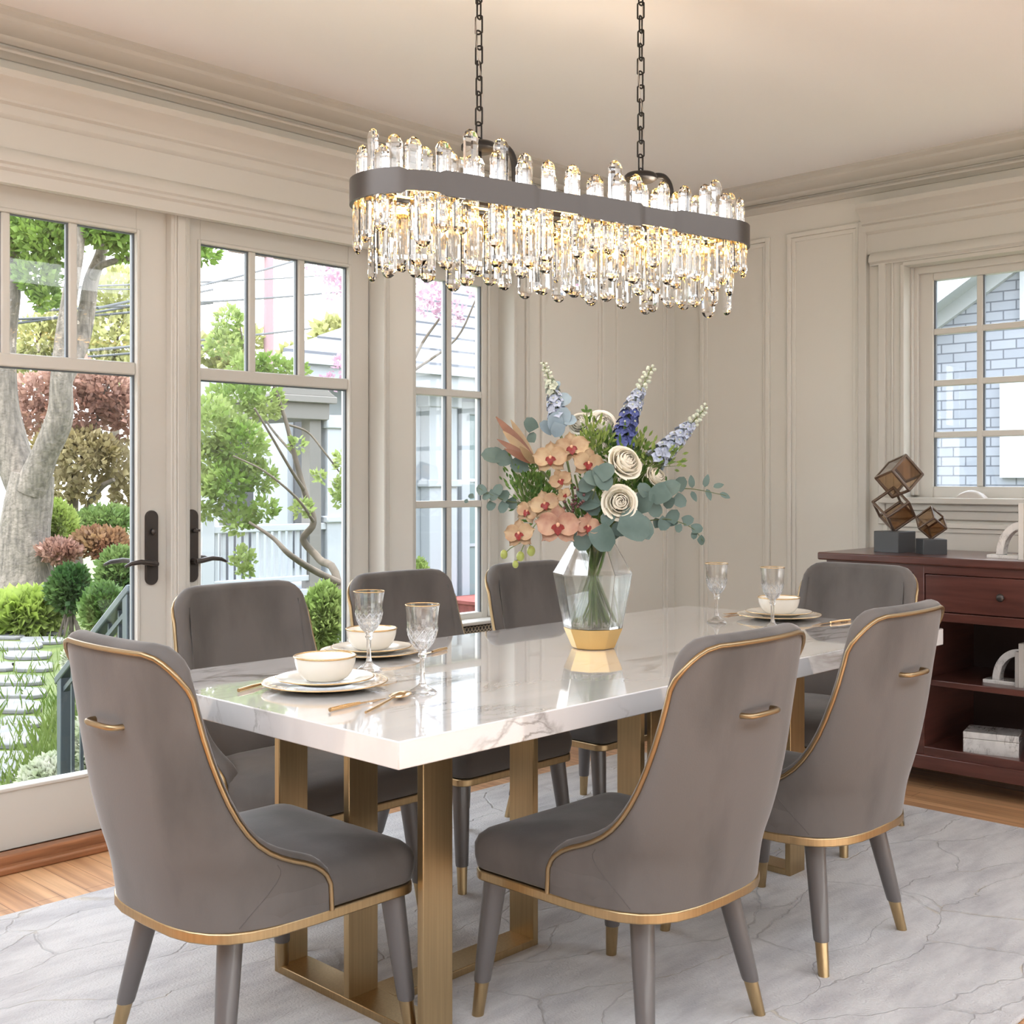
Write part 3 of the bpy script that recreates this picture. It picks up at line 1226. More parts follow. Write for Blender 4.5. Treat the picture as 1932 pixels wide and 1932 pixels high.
# ------------------------------------------------------------------ sideboard
SBX0, SBX1 = 3.155, 3.66     # front and back
SBY1, SBY0 = .925, -.85
SBT = .915
sb = thing('sideboard', 'dark mahogany sideboard with open shelves and drawers under the right window', 'sideboard', (0, 0, 0))
B().b2(SBX0 - .03, SBX1, SBY0 - .03, SBY1 + .03, SBT - .03, SBT).obj('top', M_MAHOG, sb, bevel=.006)
b = B()
f = SBX0
ZB = .135
b.b2(f, SBX1, SBY1 - .022, SBY1, .06, SBT - .03)               # left end
b.b2(f, SBX1, SBY0, SBY0 + .022, .06, SBT - .03)
b.b2(SBX1 - .012, SBX1, SBY0, SBY1, ZB, SBT - .03)
b.b2(f, SBX1 - .012, SBY0 + .02, SBY1 - .02, ZB, ZB + .022)     # bottom board
yd = .52                                                        # divider
b.b2(f, SBX1 - .012, yd - .011, yd + .011, ZB, SBT - .03)
b.b2(f + .02, SBX1 - .012, SBY0 + .02, SBY1 - .02, .68, .70)
# face frame
b.b2(f - .008, f + .014, SBY1 - .045, SBY1, .06, SBT - .03)
b.b2(f - .008, f + .014, yd - .022, yd + .022, ZB, SBT - .03)
b.b2(f - .0075, f + .014, SBY0, SBY1, SBT - .065, SBT - .03)
b.b2(f - .0075, f + .014, SBY0, SBY1, .665, .700)
b.b2(f - .0075, f + .014, SBY0, SBY1, ZB - .01, ZB + .032)
b.b2(f - .008, f + .014, SBY0, SBY0 + .045, .06, SBT - .03)
b.obj('carcass', M_MAHOG, sb, bevel=.003)
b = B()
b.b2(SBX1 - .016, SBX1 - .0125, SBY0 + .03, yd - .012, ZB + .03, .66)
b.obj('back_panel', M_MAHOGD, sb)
# plinth with an arched cut
b = B()
pts = [(SBY1 + .012, .004), (SBY1 + .012, ZB), (SBY0 - .012, ZB), (SBY0 - .012, .004), (SBY0 + .11, .004)]
a0, a1, hh = SBY0 + .11, SBY1 - .115, .075
arch = []
for k in range(9):
    a = PI / 2 * k / 8
    arch.append((a0 + .10 * (1 - math.cos(a)), .004 + hh * math.sin(a)))
for k in range(9):
    a = PI / 2 * (1 - k / 8)
    arch.append((a1 - .10 * (1 - math.cos(a)), .004 + hh * math.sin(a)))
pts += arch[1:-1] + [(a1, .004)]
b.loft([[(f - .020, y, z) for y, z in pts], [(f + .01, y, z) for y, z in pts]])
for yy in (SBY0 - .012, SBY1 - .016):
    b.b2(f + .01, SBX1, yy, yy + .028, .004, ZB)
b.obj('plinth', M_MAHOG, sb, bevel=.004)
B().b2(f + .02, SBX1 - .02, SBY0 + .023, yd - .012, .405, .428).obj('shelf', M_MAHOG, sb, bevel=.003)


def drawer(y0, y1, z0, z1):
    b = B()
    b.b2(f - .004, f + .30, y0 + .004, y1 - .004, z0 + .004, z1 - .004)
    d = b.obj('drawer', M_MAHOG, sb, bevel=.003)
    b = B()
    ym, zm = (y0 + y1) / 2, (z0 + z1) / 2
    b.lathe([(.006, 0), (.006, .012), (.013, .017), (.0155, .023), (.013, .029), (.006, .032)], 18)
    b.bm.transform(Matrix.Translation((f - .004, ym, zm)) @ Matrix.Rotation(-PI / 2, 4, 'Y'))
    b.obj('knob', M_BRONZE, d, smooth=50)


drawer(yd + .022, SBY1 - .045, .70, SBT - .065)
drawer(-.115, yd - .022, .70, SBT - .065)
drawer(SBY0 + .045, -.165, .70, SBT - .065)
b = B()
b.b2(f - .004, f + .018, yd + .026, SBY1 - .049, ZB + .036, .661)
dr = b.obj('cupboard_door', M_MAHOG, sb, bevel=.003)
b = B()
for (a0, a1, c0, c1) in ((yd + .06, yd + .066, ZB + .07, .63), (SBY1 - .089, SBY1 - .083, ZB + .07, .63), (yd + .06, SBY1 - .083, .624, .63), (yd + .06, SBY1 - .083, ZB + .07, ZB + .076)):
    b.b2(f - .007, f - .003, a0, a1, c0, c1)
b.obj('panel_bead', M_MAHOG, dr)
b = B()
b.b2(f - .0070, f + .014, -.165, -.115, .70, SBT - .065)
b.obj('rail', M_MAHOG, sb)

# ---- things on and in the sideboard
M_AMBER = thin_glass('smoked_amber_glass', (0.74, 0.62, 0.50), 2.2)
M_AMBERE = mat('smoked_amber_edge', (0.13, 0.085, 0.06), 0.12, 0.2, coat=0.8)
M_BLOCK = mat('slate_block', (0.055, 0.058, 0.062), 0.45)


def bent_cube(b, c, s, rot, gap=()):
    """An open cube frame of flat glass bars."""
    h = s / 2
    w = s * .10
    cr = [Vector((x, y, z)) for x in (-h, h) for y in (-h, h) for z in (-h, h)]
    for i in range(8):
        for j in range(i + 1, 8):
            d = cr[j] - cr[i]
            if abs(d.length - s) < 1e-6 and (i, j) not in gap:
                ax = d.normalized()
                m = (cr[i] + cr[j]) / 2
                size = [w] * 3
                k = max(range(3), key=lambda q: abs(ax[q]))
                size[k] = s + w * .5
                b.box(Vector(c) + rot @ m, size, rot=rot)


def glass_cube(parent, c, s, rot, panes):
    b = B()
    bent_cube(b, c, s, rot)
    fr = b.obj('cube_frame', M_AMBERE, parent, bevel=.002)
    b = B()
    h = s / 2
    for ax, sg in panes:
        size = [s * .92] * 3
        size[ax] = .004
        off = Vector((0, 0, 0))
        off[ax] = sg * h
        b.box(Vector(c) + rot @ off, size, rot=rot)
    b.obj('glass_face', M_AMBER, fr)


def on_corner(rz, tilt=0.0):
    e1 = Euler((math.radians(45), math.radians(35.26), 0)).to_matrix()
    return Matrix.Rotation(tilt, 3, 'X') @ Matrix.Rotation(rz, 3, 'Z') @ e1


p1 = on_x(1688, 1034, 3.36)
s1 = thing('sculpture', 'tall sculpture of two stacked amber glass cubes on a dark block', 'sculpture', (p1.x, p1.y, SBT), -.15)
B().b2(-.06, .06, -.06, .06, 0, .088).obj('block', M_BLOCK, s1, bevel=.003)
rA, rB_ = on_corner(.3), on_corner(1.25)
sA, sB = .106, .108
glass_cube(s1, (0, .004, .088 + sA * .866), sA, rA, [(0, 1), (1, -1)])
glass_cube(s1, (.002, -.02, .088 + sA * 1.55 + sB * .62), sB, Matrix.Rotation(.35, 3, 'X') @ rB_, [(0, 1), (0, -1), (1, 1), (2, 1)])
p2 = on_x(1757, 1037, 3.34)
s2 = thing('sculpture', 'small sculpture of one amber glass cube on a dark block', 'sculpture', (p2.x, p2.y, SBT), .75)
B().b2(-.048, .048, -.048, .048, 0, .062).obj('block', M_BLOCK, s2, bevel=.003)
glass_cube(s2, (0, 0, .062 + .076 * .866), .076, on_corner(.9), [(0, 1), (1, 1), (2, -1), (1, -1)])

M_BOOKEND = marble_mat('bookend_marble', 6, (0.72, 0.70, 0.67), (0.35, 0.33, 0.31))


def bookend(loc, label, hgt=.135):
    t = thing('bookend', label, 'bookend', loc)
    b = B()
    b.b2(-.045, .045, -.10, .062, 0, .014)
    b.obj('base', M_BOOKEND, t, bevel=.002)
    b = B()
    rings = []
    for k in range(13):
        a = PI / 2 * k / 12
        ry, rz_ = .105, hgt - .014
        cyy, czz = -.07, .014
        d = Vector((0, math.cos(a), math.sin(a)))
        cpt = Vector((0, cyy + (ry - .014) * math.cos(a), czz + (rz_ - .014) * math.sin(a)))
        nn = Vector((0, math.cos(a), math.sin(a)))
        rings.append([cpt + nn * .014 + Vector((-.022, 0, 0)), cpt + nn * .014 + Vector((.022, 0, 0)), cpt - nn * .014 + Vector((.022, 0, 0)), cpt - nn * .014 + Vector((-.022, 0, 0))])
    b.loft(rings)
    b.obj('arch', M_BOOKEND, t, bevel=.002)
    return t


def book(loc, hgt, thick, deep, col, label, group):
    t = thing('book', label, 'book', loc, group=group)
    mc = mat('book_cloth', col, .7, bump=(120, .1))
    b = B()
    b.b2(-deep / 2, -deep / 2 + .003, 0, thick, 0, hgt)
    b.b2(-deep / 2, deep / 2, 0, .003, 0, hgt)
    b.b2(-deep / 2, deep / 2, thick - .003, thick, 0, hgt)
    b.obj('cover', mc, t, bevel=.001)
    B().b2(-deep / 2 + .003, deep / 2 - .004, .003, thick - .003, .003, hgt - .003).obj('pages', MATS.get('book_pages') or mat('book_pages', (.72, .68, .60), .9), t)
    return t


pb = on_x(1900, 1040, 3.30)
bookend((3.30, pb.y + .0, SBT), 'white marble arch bookend on top of sideboard', .145)
yb = pb.y - .062
WH, GR, TN = (.66, .63, .58), (.36, .34, .32), (.42, .36, .27)
specs = [(.215, .020, WH, 'white book leaning on arch bookend on the sideboard top'), (.218, .016, TN, 'tan book between two pale books on the sideboard top'),
         (.222, .018, WH, 'white book beside tan book on the sideboard top')]
yy = pb.y - .071
for (h_, t_, c_, lab) in specs:
    yy -= t_ + .001
    book((3.30, yy, SBT), h_, t_, .15, c_, lab, 'books on the sideboard top')
ZSH = .428
pl = on_x(1893, 1262, 3.30)
bookend((3.30, pl.y, ZSH), 'white marble arch bookend on the sideboard shelf', .14)
yy = pl.y - .071
for (h_, t_, c_, lab) in [(.135, .012, GR, 'short grey book on the sideboard shelf'), (.168, .020, (.45, .43, .40), 'light grey book on the sideboard shelf'), (.172, .022, WH, 'white book on the sideboard shelf, right of light grey one')]:
    yy -= t_ + .001
    book((3.30, yy, ZSH), h_, t_, .14, c_, lab, 'books on the sideboard shelf')
px = on_x(1872, 1424, 3.29)
t = thing('marble_box', 'white marble lidded box on the bottom shelf of sideboard', 'box', (3.29, px.y - .005, ZB + .022), .25)
B().b2(-.075, .075, -.10, .10, 0, .055).obj('body', M_BOOKEND, t, bevel=.002)
B().b2(-.076, .076, -.101, .101, .057, .082).obj('lid', M_BOOKEND, t, bevel=.002)
# ------------------------------------------------------------------ tableware
ZT = TH_T + .0012


def plate_prof(r, h, t=.004):
    return [(0, .0), (r * .55, 0), (r * .60, .002), (r * .70, h * .55), (r * .98, h - .001), (r, h), (r * .985, h + .0022), (r * .70, h * .55 + t), (r * .58, .0055), (0, .0055)]


def charger(x, y, z, r, h, label, group, name='charger_plate'):
    t = thing(name, label, 'plate', (x, y, z), group=group)
    b = B()
    pr = plate_prof(r, h)
    b.lathe(pr[1:-1], 48)
    b.obj('plate_body', M_CHINA, t, smooth=40)
    b = B()
    rr = r * .997
    b.tube([(rr * math.cos(2 * PI * k / 64), rr * math.sin(2 * PI * k / 64), h + .0008) for k in range(64)], .0013, 6, True)
    b.obj('gold_rim', M_CHINAGOLD, t, smooth=60)
    return t


def bowl(x, y, z, r, h, label):
    t = thing('soup_bowl', label, 'bowl', (x, y, z), group='cream bowls with gold rims')
    b = B()
    pr = [(r * .48, 0), (r * .52, .001)]
    for k in range(1, 10):
        a = PI / 2 * k / 9
        pr.append((r * .52 + r * .46 * math.sin(a), .001 + (h - .001) * (1 - math.cos(a)) ** .9))
    pr.append((r, h))
    inner = [(rr - .003, zz + .0035) for rr, zz in reversed(pr[1:-1])]
    pr = pr + [(r - .0025, h)] + inner[1:] + [(.002, .005)]
    b.lathe(pr, 48)
    b.obj('bowl_body', M_CHINA, t, smooth=45)
    b = B()
    b.tube([((r - .001) * math.cos(2 * PI * k / 64), (r - .001) * math.sin(2 * PI * k / 64), h) for k in range(64)], .0021, 6, True)
    b.obj('gold_rim', M_CHINAGOLD, t, smooth=60)
    return t


def lace(parent, r0, r1, z, a0, a1, seed):
    """Gold leaf ornament on the flat rim of a charger."""
    rnd = random.Random(seed)
    b = B()
    for k in range(26):
        a = a0 + (a1 - a0) * (k + .5) / 26
        rr = r0 + (r1 - r0) * (.3 + .5 * rnd.random())
        p = Vector((rr * math.cos(a), rr * math.sin(a), z + (rr - r0) * .16))
        d = Vector((math.cos(a + rnd.uniform(-1.2, 1.2)), math.sin(a + rnd.uniform(-1.2, 1.2)), 0))
        b.leaf(p, d, (0, 0, 1), .010, .005, 0, 2)
    b.obj('gilt_ornament', M_CHINAGOLD, parent)


M_GOBLET = bpy.data.materials.new('goblet_crystal')
M_GOBLET.use_nodes = True
_n, _l = M_GOBLET.node_tree.nodes, M_GOBLET.node_tree.links
_n.clear()
_o, _m, _t, _g = [_n.new('ShaderNode' + k) for k in ('OutputMaterial', 'MixShader', 'BsdfTransparent', 'BsdfGlass')]
_g.inputs['IOR'].default_value = 1.5
_m.inputs[0].default_value = .68
_l.new(_t.outputs[0], _m.inputs[1])
_l.new(_g.outputs[0], _m.inputs[2])
_l.new(_m.outputs[0], _o.inputs[0])

G1 = 'cream chargers with gold rims'
G2 = 'cream dinner plates with gold rims'
for (x, y, sc, who, lz) in ((.243, .533, 1.0, 'at the near left end of table', 1), (.621, .835, .97, 'second from the near end', 1), (2.085, .507, 1.0, 'at the far table end by sideboard', 0)):
    c = charger(x, y, ZT, .138 * sc, .013, 'wide cream charger plate under a dinner plate, ' + who, G1)
    lace(c, .105 * sc, .134 * sc, .0135, 2.2, 3.6, 1)
    lace(c, .105 * sc, .134 * sc, .0135, -1.5, -.2, 2)
    charger(x, y, ZT + .0085, .108 * sc, .014, 'cream dinner plate under a bowl, ' + who, G2, 'dinner_plate')
    bowl(x, y, ZT + .0150, .069 * sc, .054, 'cream bowl on stacked plates, ' + who)


M_CUT = mat('cut_glass_ridge', (.93, .94, .95), .08, trans=.6, ior=1.5)


def goblet(x, y, label, s=1.0):
    t = thing('wine_glass', label, 'glass', (x, y, ZT), group='cut crystal wine glasses with gold rims')
    b = B()
    n = 24
    pr = [(.031, 0), (.0315, .0015), (.028, .005), (.016, .012), (.008, .019), (.0055, .030), (.0050, .055), (.0055, .073), (.0085, .078), (.0095, .082), (.0075, .086), (.010, .092), (.0155, .097), (.020, .103), (.0238, .109), (.027, .115), (.0293, .121), (.031, .127), (.032, .133), (.0328, .139), (.0332, .145)]
    up = [(.0335, .155), (.0345, .172), (.0375, .190)]
    inn = [(.0362, .190), (.0332, .172), (.0320, .155), (.0312, .140), (.0295, .127), (.024, .113), (.015, .103), (.002, .099)]
    rings = []
    for i, (r, z) in enumerate(pr + up + inn):
        ring = []
        for j in range(n):
            rr = r
            if 0.092 <= z <= .142 and i < len(pr):
                rr = r * (1 + (.055 if (i + j) % 2 else -.045))       # diamond cutting
            elif z < .07 and i < 6:
                rr = r * (1 + (.03 if j % 2 else 0))
            a = 2 * PI * j / n
            ring.append((rr * math.cos(a), rr * math.sin(a), z))
        rings.append(ring)
    b.loft(rings)
    gb = b.obj('goblet', M_GOBLET, t, smooth=12)
    b = B()
    def rad(z):
        for (ra, za), (rb_, zb) in zip(pr, pr[1:]):
            if za <= z <= zb:
                return ra + (rb_ - ra) * (z - za) / (zb - za)
        return pr[-1][0]
    for sg in (1, -1):
        for k in range(13):
            b.tube([((rad(z) + .0004) * math.cos(2 * PI * k / 13 + sg * (z - .093) * 26), (rad(z) + .0004) * math.sin(2 * PI * k / 13 + sg * (z - .093) * 26), z) for z in [.093 + .047 * q / 9 for q in range(10)]], .00075, 5)
    b.obj('cut_pattern', M_CUT, gb, smooth=60)
    b = B()
    b.tube([(.0369 * math.cos(2 * PI * k / 40), .0369 * math.sin(2 * PI * k / 40), .190) for k in range(40)], .0011, 6, True)
    b.obj('gold_rim', M_CHINAGOLD, t, smooth=60)
    return t


goblet(.459, .646, 'cut crystal wine glass before the chair in front of right door leaf')
goblet(.345, .325, 'cut crystal wine glass beside the gold spoon at near table corner')
goblet(1.842, .588, 'cut crystal wine glass between flower vase and far bowl')
goblet(1.815, .365, 'cut crystal wine glass overlapping the far bowl')


def spoon(a, c, label):
    a, c = Vector(a), Vector(c)
    L = (c - a).length
    t = thing('spoon', label, 'spoon', (a.x, a.y, ZT), math.atan2(c.y - a.y, c.x - a.x))
    b = B()
    hl = L - .075
    b.tube([(0, 0, .003), (hl * .4, 0, .004), (hl * .8, 0, .006), (hl, 0, .008), (hl + .008, 0, .008)], [.0028, .0034, .0026, .0022, .002], 8)
    b.obj('spoon_handle', M_CUTLERY, t, smooth=60)
    b = B()
    g = []
    for i in range(9):
        u = -1 + 2 * i / 8
        row = []
        for j in range(9):
            v = -1 + 2 * j / 8
            # disc mapping
            x = u * math.sqrt(1 - v * v / 2)
            y = v * math.sqrt(1 - u * u / 2)
            r2 = x * x + y * y
            row.append((hl + .040 + x * .038, y * .021 * (1 - .12 * x), .0016 + .0065 * r2))
        g.append(row)
    b.surf(g)
    o = b.obj('spoon_bowl', M_CUTLERY, t, smooth='keep')
    md = o.modifiers.new('thick', 'SOLIDIFY'); md.thickness = .0012; md.offset = 1
    return t


def stick(a, c, label, blade=True, name='table_knife', cat='knife'):
    a, c = Vector(a), Vector(c)
    L = (c - a).length
    t = thing(name, label, cat, (a.x, a.y, ZT), math.atan2(c.y - a.y, c.x - a.x))
    b = B()
    b.tube([(0, 0, .004), (L * .3, 0, .0045), (L * .52, 0, .004)], [.0042, .0046, .0034], 8)
    b.obj('knife_handle' if cat == 'knife' else 'fork_handle', M_CUTLERY, t, smooth=60)
    b = B()
    if cat == 'knife':
        b.loft([[(L * .5, -.003, .0030), (L * .5, .003, .0030), (L * .5, .003, .0046), (L * .5, -.003, .0046)], [(L * .75, -.008, .0024), (L * .75, .004, .0024), (L * .75, .004, .0036), (L * .75, -.008, .0036)], [(L, -.001, .0010), (L, .003, .0010), (L, .003, .0018), (L, -.001, .0018)]])
        b.obj('blade', M_CUTLERY, t, smooth=40)
    else:
        b.loft([[(L * .5, -.002, .0030), (L * .5, .002, .0030), (L * .5, .002, .005), (L * .5, -.002, .005)], [(L * .72, -.010, .0020), (L * .72, .010, .0020), (L * .72, .010, .0036), (L * .72, -.010, .0036)]])
        for k in range(4):
            yk = -.0085 + .0057 * k
            b.tube([(L * .715, yk, .003), (L * .85, yk, .0025), (L, yk, .0050)], [.0014, .0013, .0007], 6)
        b.obj('tines', M_CUTLERY, t, smooth=40)
    return t


spoon(on_z(690, 1347, ZT), on_z(768, 1311, ZT), 'gold spoon at the near table corner beside wine glass')
stick(on_z(622, 1343, ZT), on_z(728, 1319, ZT), 'gold knife lying beside the spoon near the table corner')
stick(on_z(450, 1306, ZT), on_z(530, 1284, ZT), 'thin gold fork left of the nearest plate stack', name='table_fork', cat='fork')
stick(on_z(568, 1240, ZT), on_z(620, 1250, ZT), 'gold fork left of the plate stack before the right door leaf', name='table_fork', cat='fork')
stick(on_z(842, 1226, ZT), on_z(790, 1239, ZT), 'gold knife right of the plate stack before the right door leaf')
stick(on_z(1425, 1154, ZT), on_z(1368, 1161, ZT), 'gold fork between far wine glass and far plate stack', name='table_fork', cat='fork')
stick(on_z(1604, 1172, ZT), on_z(1532, 1181, ZT), 'gold knife by the far plate stack, beside the sideboard end')

# ------------------------------------------------------------------ vase
VX, VY = 1.133, .507
vase = thing('flower_vase', 'faceted clear glass vase with gold foot on the marble table', 'vase', (VX, VY, ZT), .2)
VP = [(.060, .0), (.0835, .056), (.111, .205), (.060, .293)]
b = B()
n = 9
b.lathe([(.056, 0), (.060, .003), (.0825, .055), (.079, .056), (.0001, .056)], n, cap1=False)
b.obj('gold_foot', M_VASEGOLD, vase)
b = B()
outer = [(.0815, .0565), (.111, .205), (.061, .288), (.062, .293)]
inner = [(.058, .293), (.057, .287), (.1065, .204), (.0775, .0625)]
rings = [[(r * math.cos(2 * PI * j / n), r * math.sin(2 * PI * j / n), z) for j in range(n)] for r, z in outer + inner]
b.loft(rings)
b.obj('glass_body', M_GOBLET, vase, bevel=0)
B().lathe([(.0765, .058), (.1055, .2)], 9).obj('water', M_WATER, vase)
# ------------------------------------------------------------------ the bouquet: every stem is a thing of its own
D0 = 3.25
RB = random.Random(21)


def zp(zx, zy, dd=0.0):
    """Point of the bouquet from its place in an enlarged view of the photograph."""
    return P(870 + zx * .31056, 660 + zy * .31056, D0 + dd)


M_STEM = mat('stem_green', (0.17, 0.23, 0.065), 0.45, noise=(20, .35))
M_STEMD = mat('stem_dark', (0.10, 0.13, 0.05), 0.5)
M_ORCHID = mat('orchid_petal', (0.50, 0.37, 0.22), 0.5, noise=(28, 0.0), col2=(0.36, 0.21, 0.12), lo=.3, hi=.6, detail=6)
M_ORCHPINK = mat('orchid_petal_pink', (0.50, 0.315, 0.21), 0.5, noise=(28, 0.0), col2=(0.34, 0.15, 0.105), lo=.3, hi=.6, detail=6)
M_LIP = mat('orchid_lip', (0.30, 0.030, 0.025), 0.4, noise=(60, .3))
M_LIPT = mat('orchid_column', (0.70, 0.40, 0.25), 0.4)
M_ROSE = mat('cream_rose', (0.86, 0.81, 0.68), 0.55, sheen=.2)
M_ROSEW = mat('white_rose', (0.90, 0.88, 0.80), 0.55, sheen=.2)
M_EUC = mat('eucalyptus_leaf', (0.125, 0.185, 0.165), 0.55, noise=(14, .0), col2=(0.075, 0.125, 0.105), lo=.35, hi=.65, sheen=.3)
M_EUCB = mat('blue_grey_leaf', (0.30, 0.40, 0.47), 0.6, noise=(20, .2))
M_DBLUE = mat('delphinium_blue', (0.115, 0.15, 0.42), 0.55, noise=(40, .5))
M_DPALE = mat('delphinium_pale', (0.50, 0.57, 0.72), 0.55, noise=(40, .25))
M_DBUD = mat('delphinium_bud', (0.60, 0.66, 0.55), 0.55, noise=(50, .3))
M_PROT = mat('bronze_leaf', (0.26, 0.125, 0.075), 0.5, noise=(16, 0), col2=(0.15, 0.06, 0.035), lo=.3, hi=.7)
M_PROTL = mat('bronze_leaf_light', (0.40, 0.28, 0.15), 0.5, noise=(16, .3))
M_FILL = foliage_mat('filler_green', (0.10, 0.18, 0.03), (0.30, 0.38, 0.10), 40, .3)
M_FERN = foliage_mat('fern_green', (0.045, 0.12, 0.025), (0.16, 0.27, 0.06), 30, .3)
M_BERRY = mat('green_bud', (0.33, 0.37, 0.09), 0.35)
TOC = (-FW + Vector((0, 0, .06))).normalized()
NK = Vector((VX, VY, ZT))


def bez(pts, n=14):
    """Smooth curve through control points (Catmull-Rom)."""
    p = [Vector(q) for q in pts]
    p = [p[0] * 2 - p[1]] + p + [p[-1] * 2 - p[-2]]
    out = []
    for i in range(1, len(p) - 2):
        for k in range(n):
            t = k / n
            a, b_, c, d = p[i - 1], p[i], p[i + 1], p[i + 2]
            out.append(0.5 * ((2 * b_) + (c - a) * t + (2 * a - 5 * b_ + 4 * c - d) * t * t + (3 * b_ - a - 3 * c + d) * t ** 3))
    out.append(p[-2])
    return out


SLOT = [0]


def stem_path(head, via=None):
    """From the bottom of the vase through its neck to the flower head."""
    k = SLOT[0]
    SLOT[0] += 1
    h = Vector(head) - NK
    ang = math.atan2(h.y, h.x)
    a2 = ang + PI + RB.uniform(-.7, .7)
    rb = .022 + .044 * RB.random()
    bot = NK + Vector((rb * math.cos(a2), rb * math.sin(a2), .062 + .012 * RB.random()))
    rn = .018 + .026 * RB.random()
    a3 = ang + RB.uniform(-.6, .6)
    neck = NK + Vector((rn * math.cos(a3), rn * math.sin(a3), .292))
    mid = NK + Vector((rn * .45 * math.cos(a3) + .008 * math.cos(a2), rn * .45 * math.sin(a3) + .008 * math.sin(a2), .225))
    pts = [bot, mid, neck]
    up = neck.lerp(Vector(head), .45) + Vector((0, 0, .035))
    pts.append(via if via is not None else up)
    pts.append(Vector(head))
    return bez(pts, 6)


def stem_obj(root, head, r=.0038, via=None, m=None):
    b = B()
    path = [q - root.location for q in stem_path(head, via)]
    b.tube(path, r, 7)
    return b.obj('stem', m or M_STEM, root, smooth=60)


def flower(name, label, cat, group=None):
    return thing(name, label, cat, NK + Vector((0, 0, .062)), group=group)


def frame(n, roll=0.0):
    n = Vector(n).normalized()
    u = Vector((0, 0, 1)).cross(n).normalized()
    v = n.cross(u)
    c, s = math.cos(roll), math.sin(roll)
    return u * c + v * s, v * c - u * s, n


def facing(yaw=0.0, pitch=0.0):
    n = TOC + RT * math.sin(yaw) + Vector((0, 0, math.sin(pitch)))
    return n.normalized()


def wide_petal(b, c, d, n, L, Wd, cup=.18, seg=5, cols=6, tip=.0, wave=0.0):
    d = d.normalized()
    s = d.cross(n).normalized()
    g = []
    for i in range(seg + 1):
        t = i / seg
        w = math.sin(PI * min(1, .10 + .86 * t) ** .95) ** .62 * Wd * .5
        if i == seg:
            w *= .45
        row = []
        for j in range(cols + 1):
            q = -1 + 2 * j / cols
            tt = t * (1 - .12 * q * q * (1 if i == seg else .4))
            row.append(c + d * (L * tt) + s * (w * q) + n * (cup * L * (t - t * t * 1.3) + .12 * Wd * q * q + wave * L * math.sin(q * 5 + t * 4)))
        g.append(row)
    b.surf(g)


def orchid(root, c, r, n, roll=0.0, pet=None):
    c = Vector(c) - root.location
    u, v, n = frame(n, roll)
    pet = pet or M_ORCHID
    b = B()
    for d, L, w in ((v, .98, .62), (u * .82 - v * .75, .95, .60), (-u * .82 - v * .75, .95, .60)):
        wide_petal(b, c - n * .004, d, n, r * L, r * w * 1.15, -.05)
    for d in (u + v * .22, -u + v * .22):
        wide_petal(b, c, d, n, r * 1.04, r * 1.02, .10)
    bl = b.obj('blossom', pet, root, smooth='keep')
    b = B()
    wide_petal(b, c + n * .006, -v, (n + v * .4), r * .42, r * .34, .35)
    wide_petal(b, c + n * .005, u * .6 - v * .2, n, r * .32, r * .24, .7)
    wide_petal(b, c + n * .005, -u * .6 - v * .2, n, r * .32, r * .24, .7)
    b.obj('lip', M_LIP, bl, smooth='keep')
    b = B()
    b.blob(c + n * (r * .13) + v * (r * .05), (r * .085, r * .085, r * .10), 10, 7)
    b.obj('column', M_LIPT, bl, smooth=180)
    return bl


def rose(root, c, r, n, m, open_=1.0, roll=0.0):
    c = Vector(c) - root.location
    u, v, n = frame(n, roll)
    b = B()
    layers = [(2, .10, .66, -.7), (3, .18, .66, -.62), (3, .28, .64, -.5), (4, .39, .61, -.38), (4, .50, .56, -.24), (5, .61, .48, -.08), (5, .72, .38, .10), (6, .80, .20, .28)]
    for li, (cnt, rad, hh, flare) in enumerate(layers):
        for k in range(cnt):
            a0 = 2 * PI * k / cnt + li * .9
            span = 2 * PI / cnt * .72
            g = []
            for i in range(6):
                t = i / 5
                row = []
                for j in range(8):
                    q = -1 + 2 * j / 7
                    a = a0 + span * q
                    edge = 1 - .16 * q * q * t
                    rr = r * rad * (.4 + .6 * math.sin(min(1, t * 1.35) * PI / 2)) * (1 + (flare * open_ if flare > 0 else flare) * t * t)
                    z = r * (-.45 + (hh + .45) * math.sin(t * PI / 2) * edge - (.10 * max(0, t - .75) * 4 * open_ if flare > 0 else 0))
                    rr += r * .035 * q
                    row.append(c + (u * math.cos(a) + v * math.sin(a)) * rr + n * z)
                g.append(row)
            b.surf(g)
    o = b.obj('petals', m, root, smooth='keep')
    b = B()
    for k in range(5):
        a = 2 * PI * k / 5
        d = (u * math.cos(a) + v * math.sin(a)) - n * .3
        b.leaf(c - n * (r * .45), d, n, r * .55, r * .2, .1)
    b.obj('sepals', M_STEM, o)
    return o


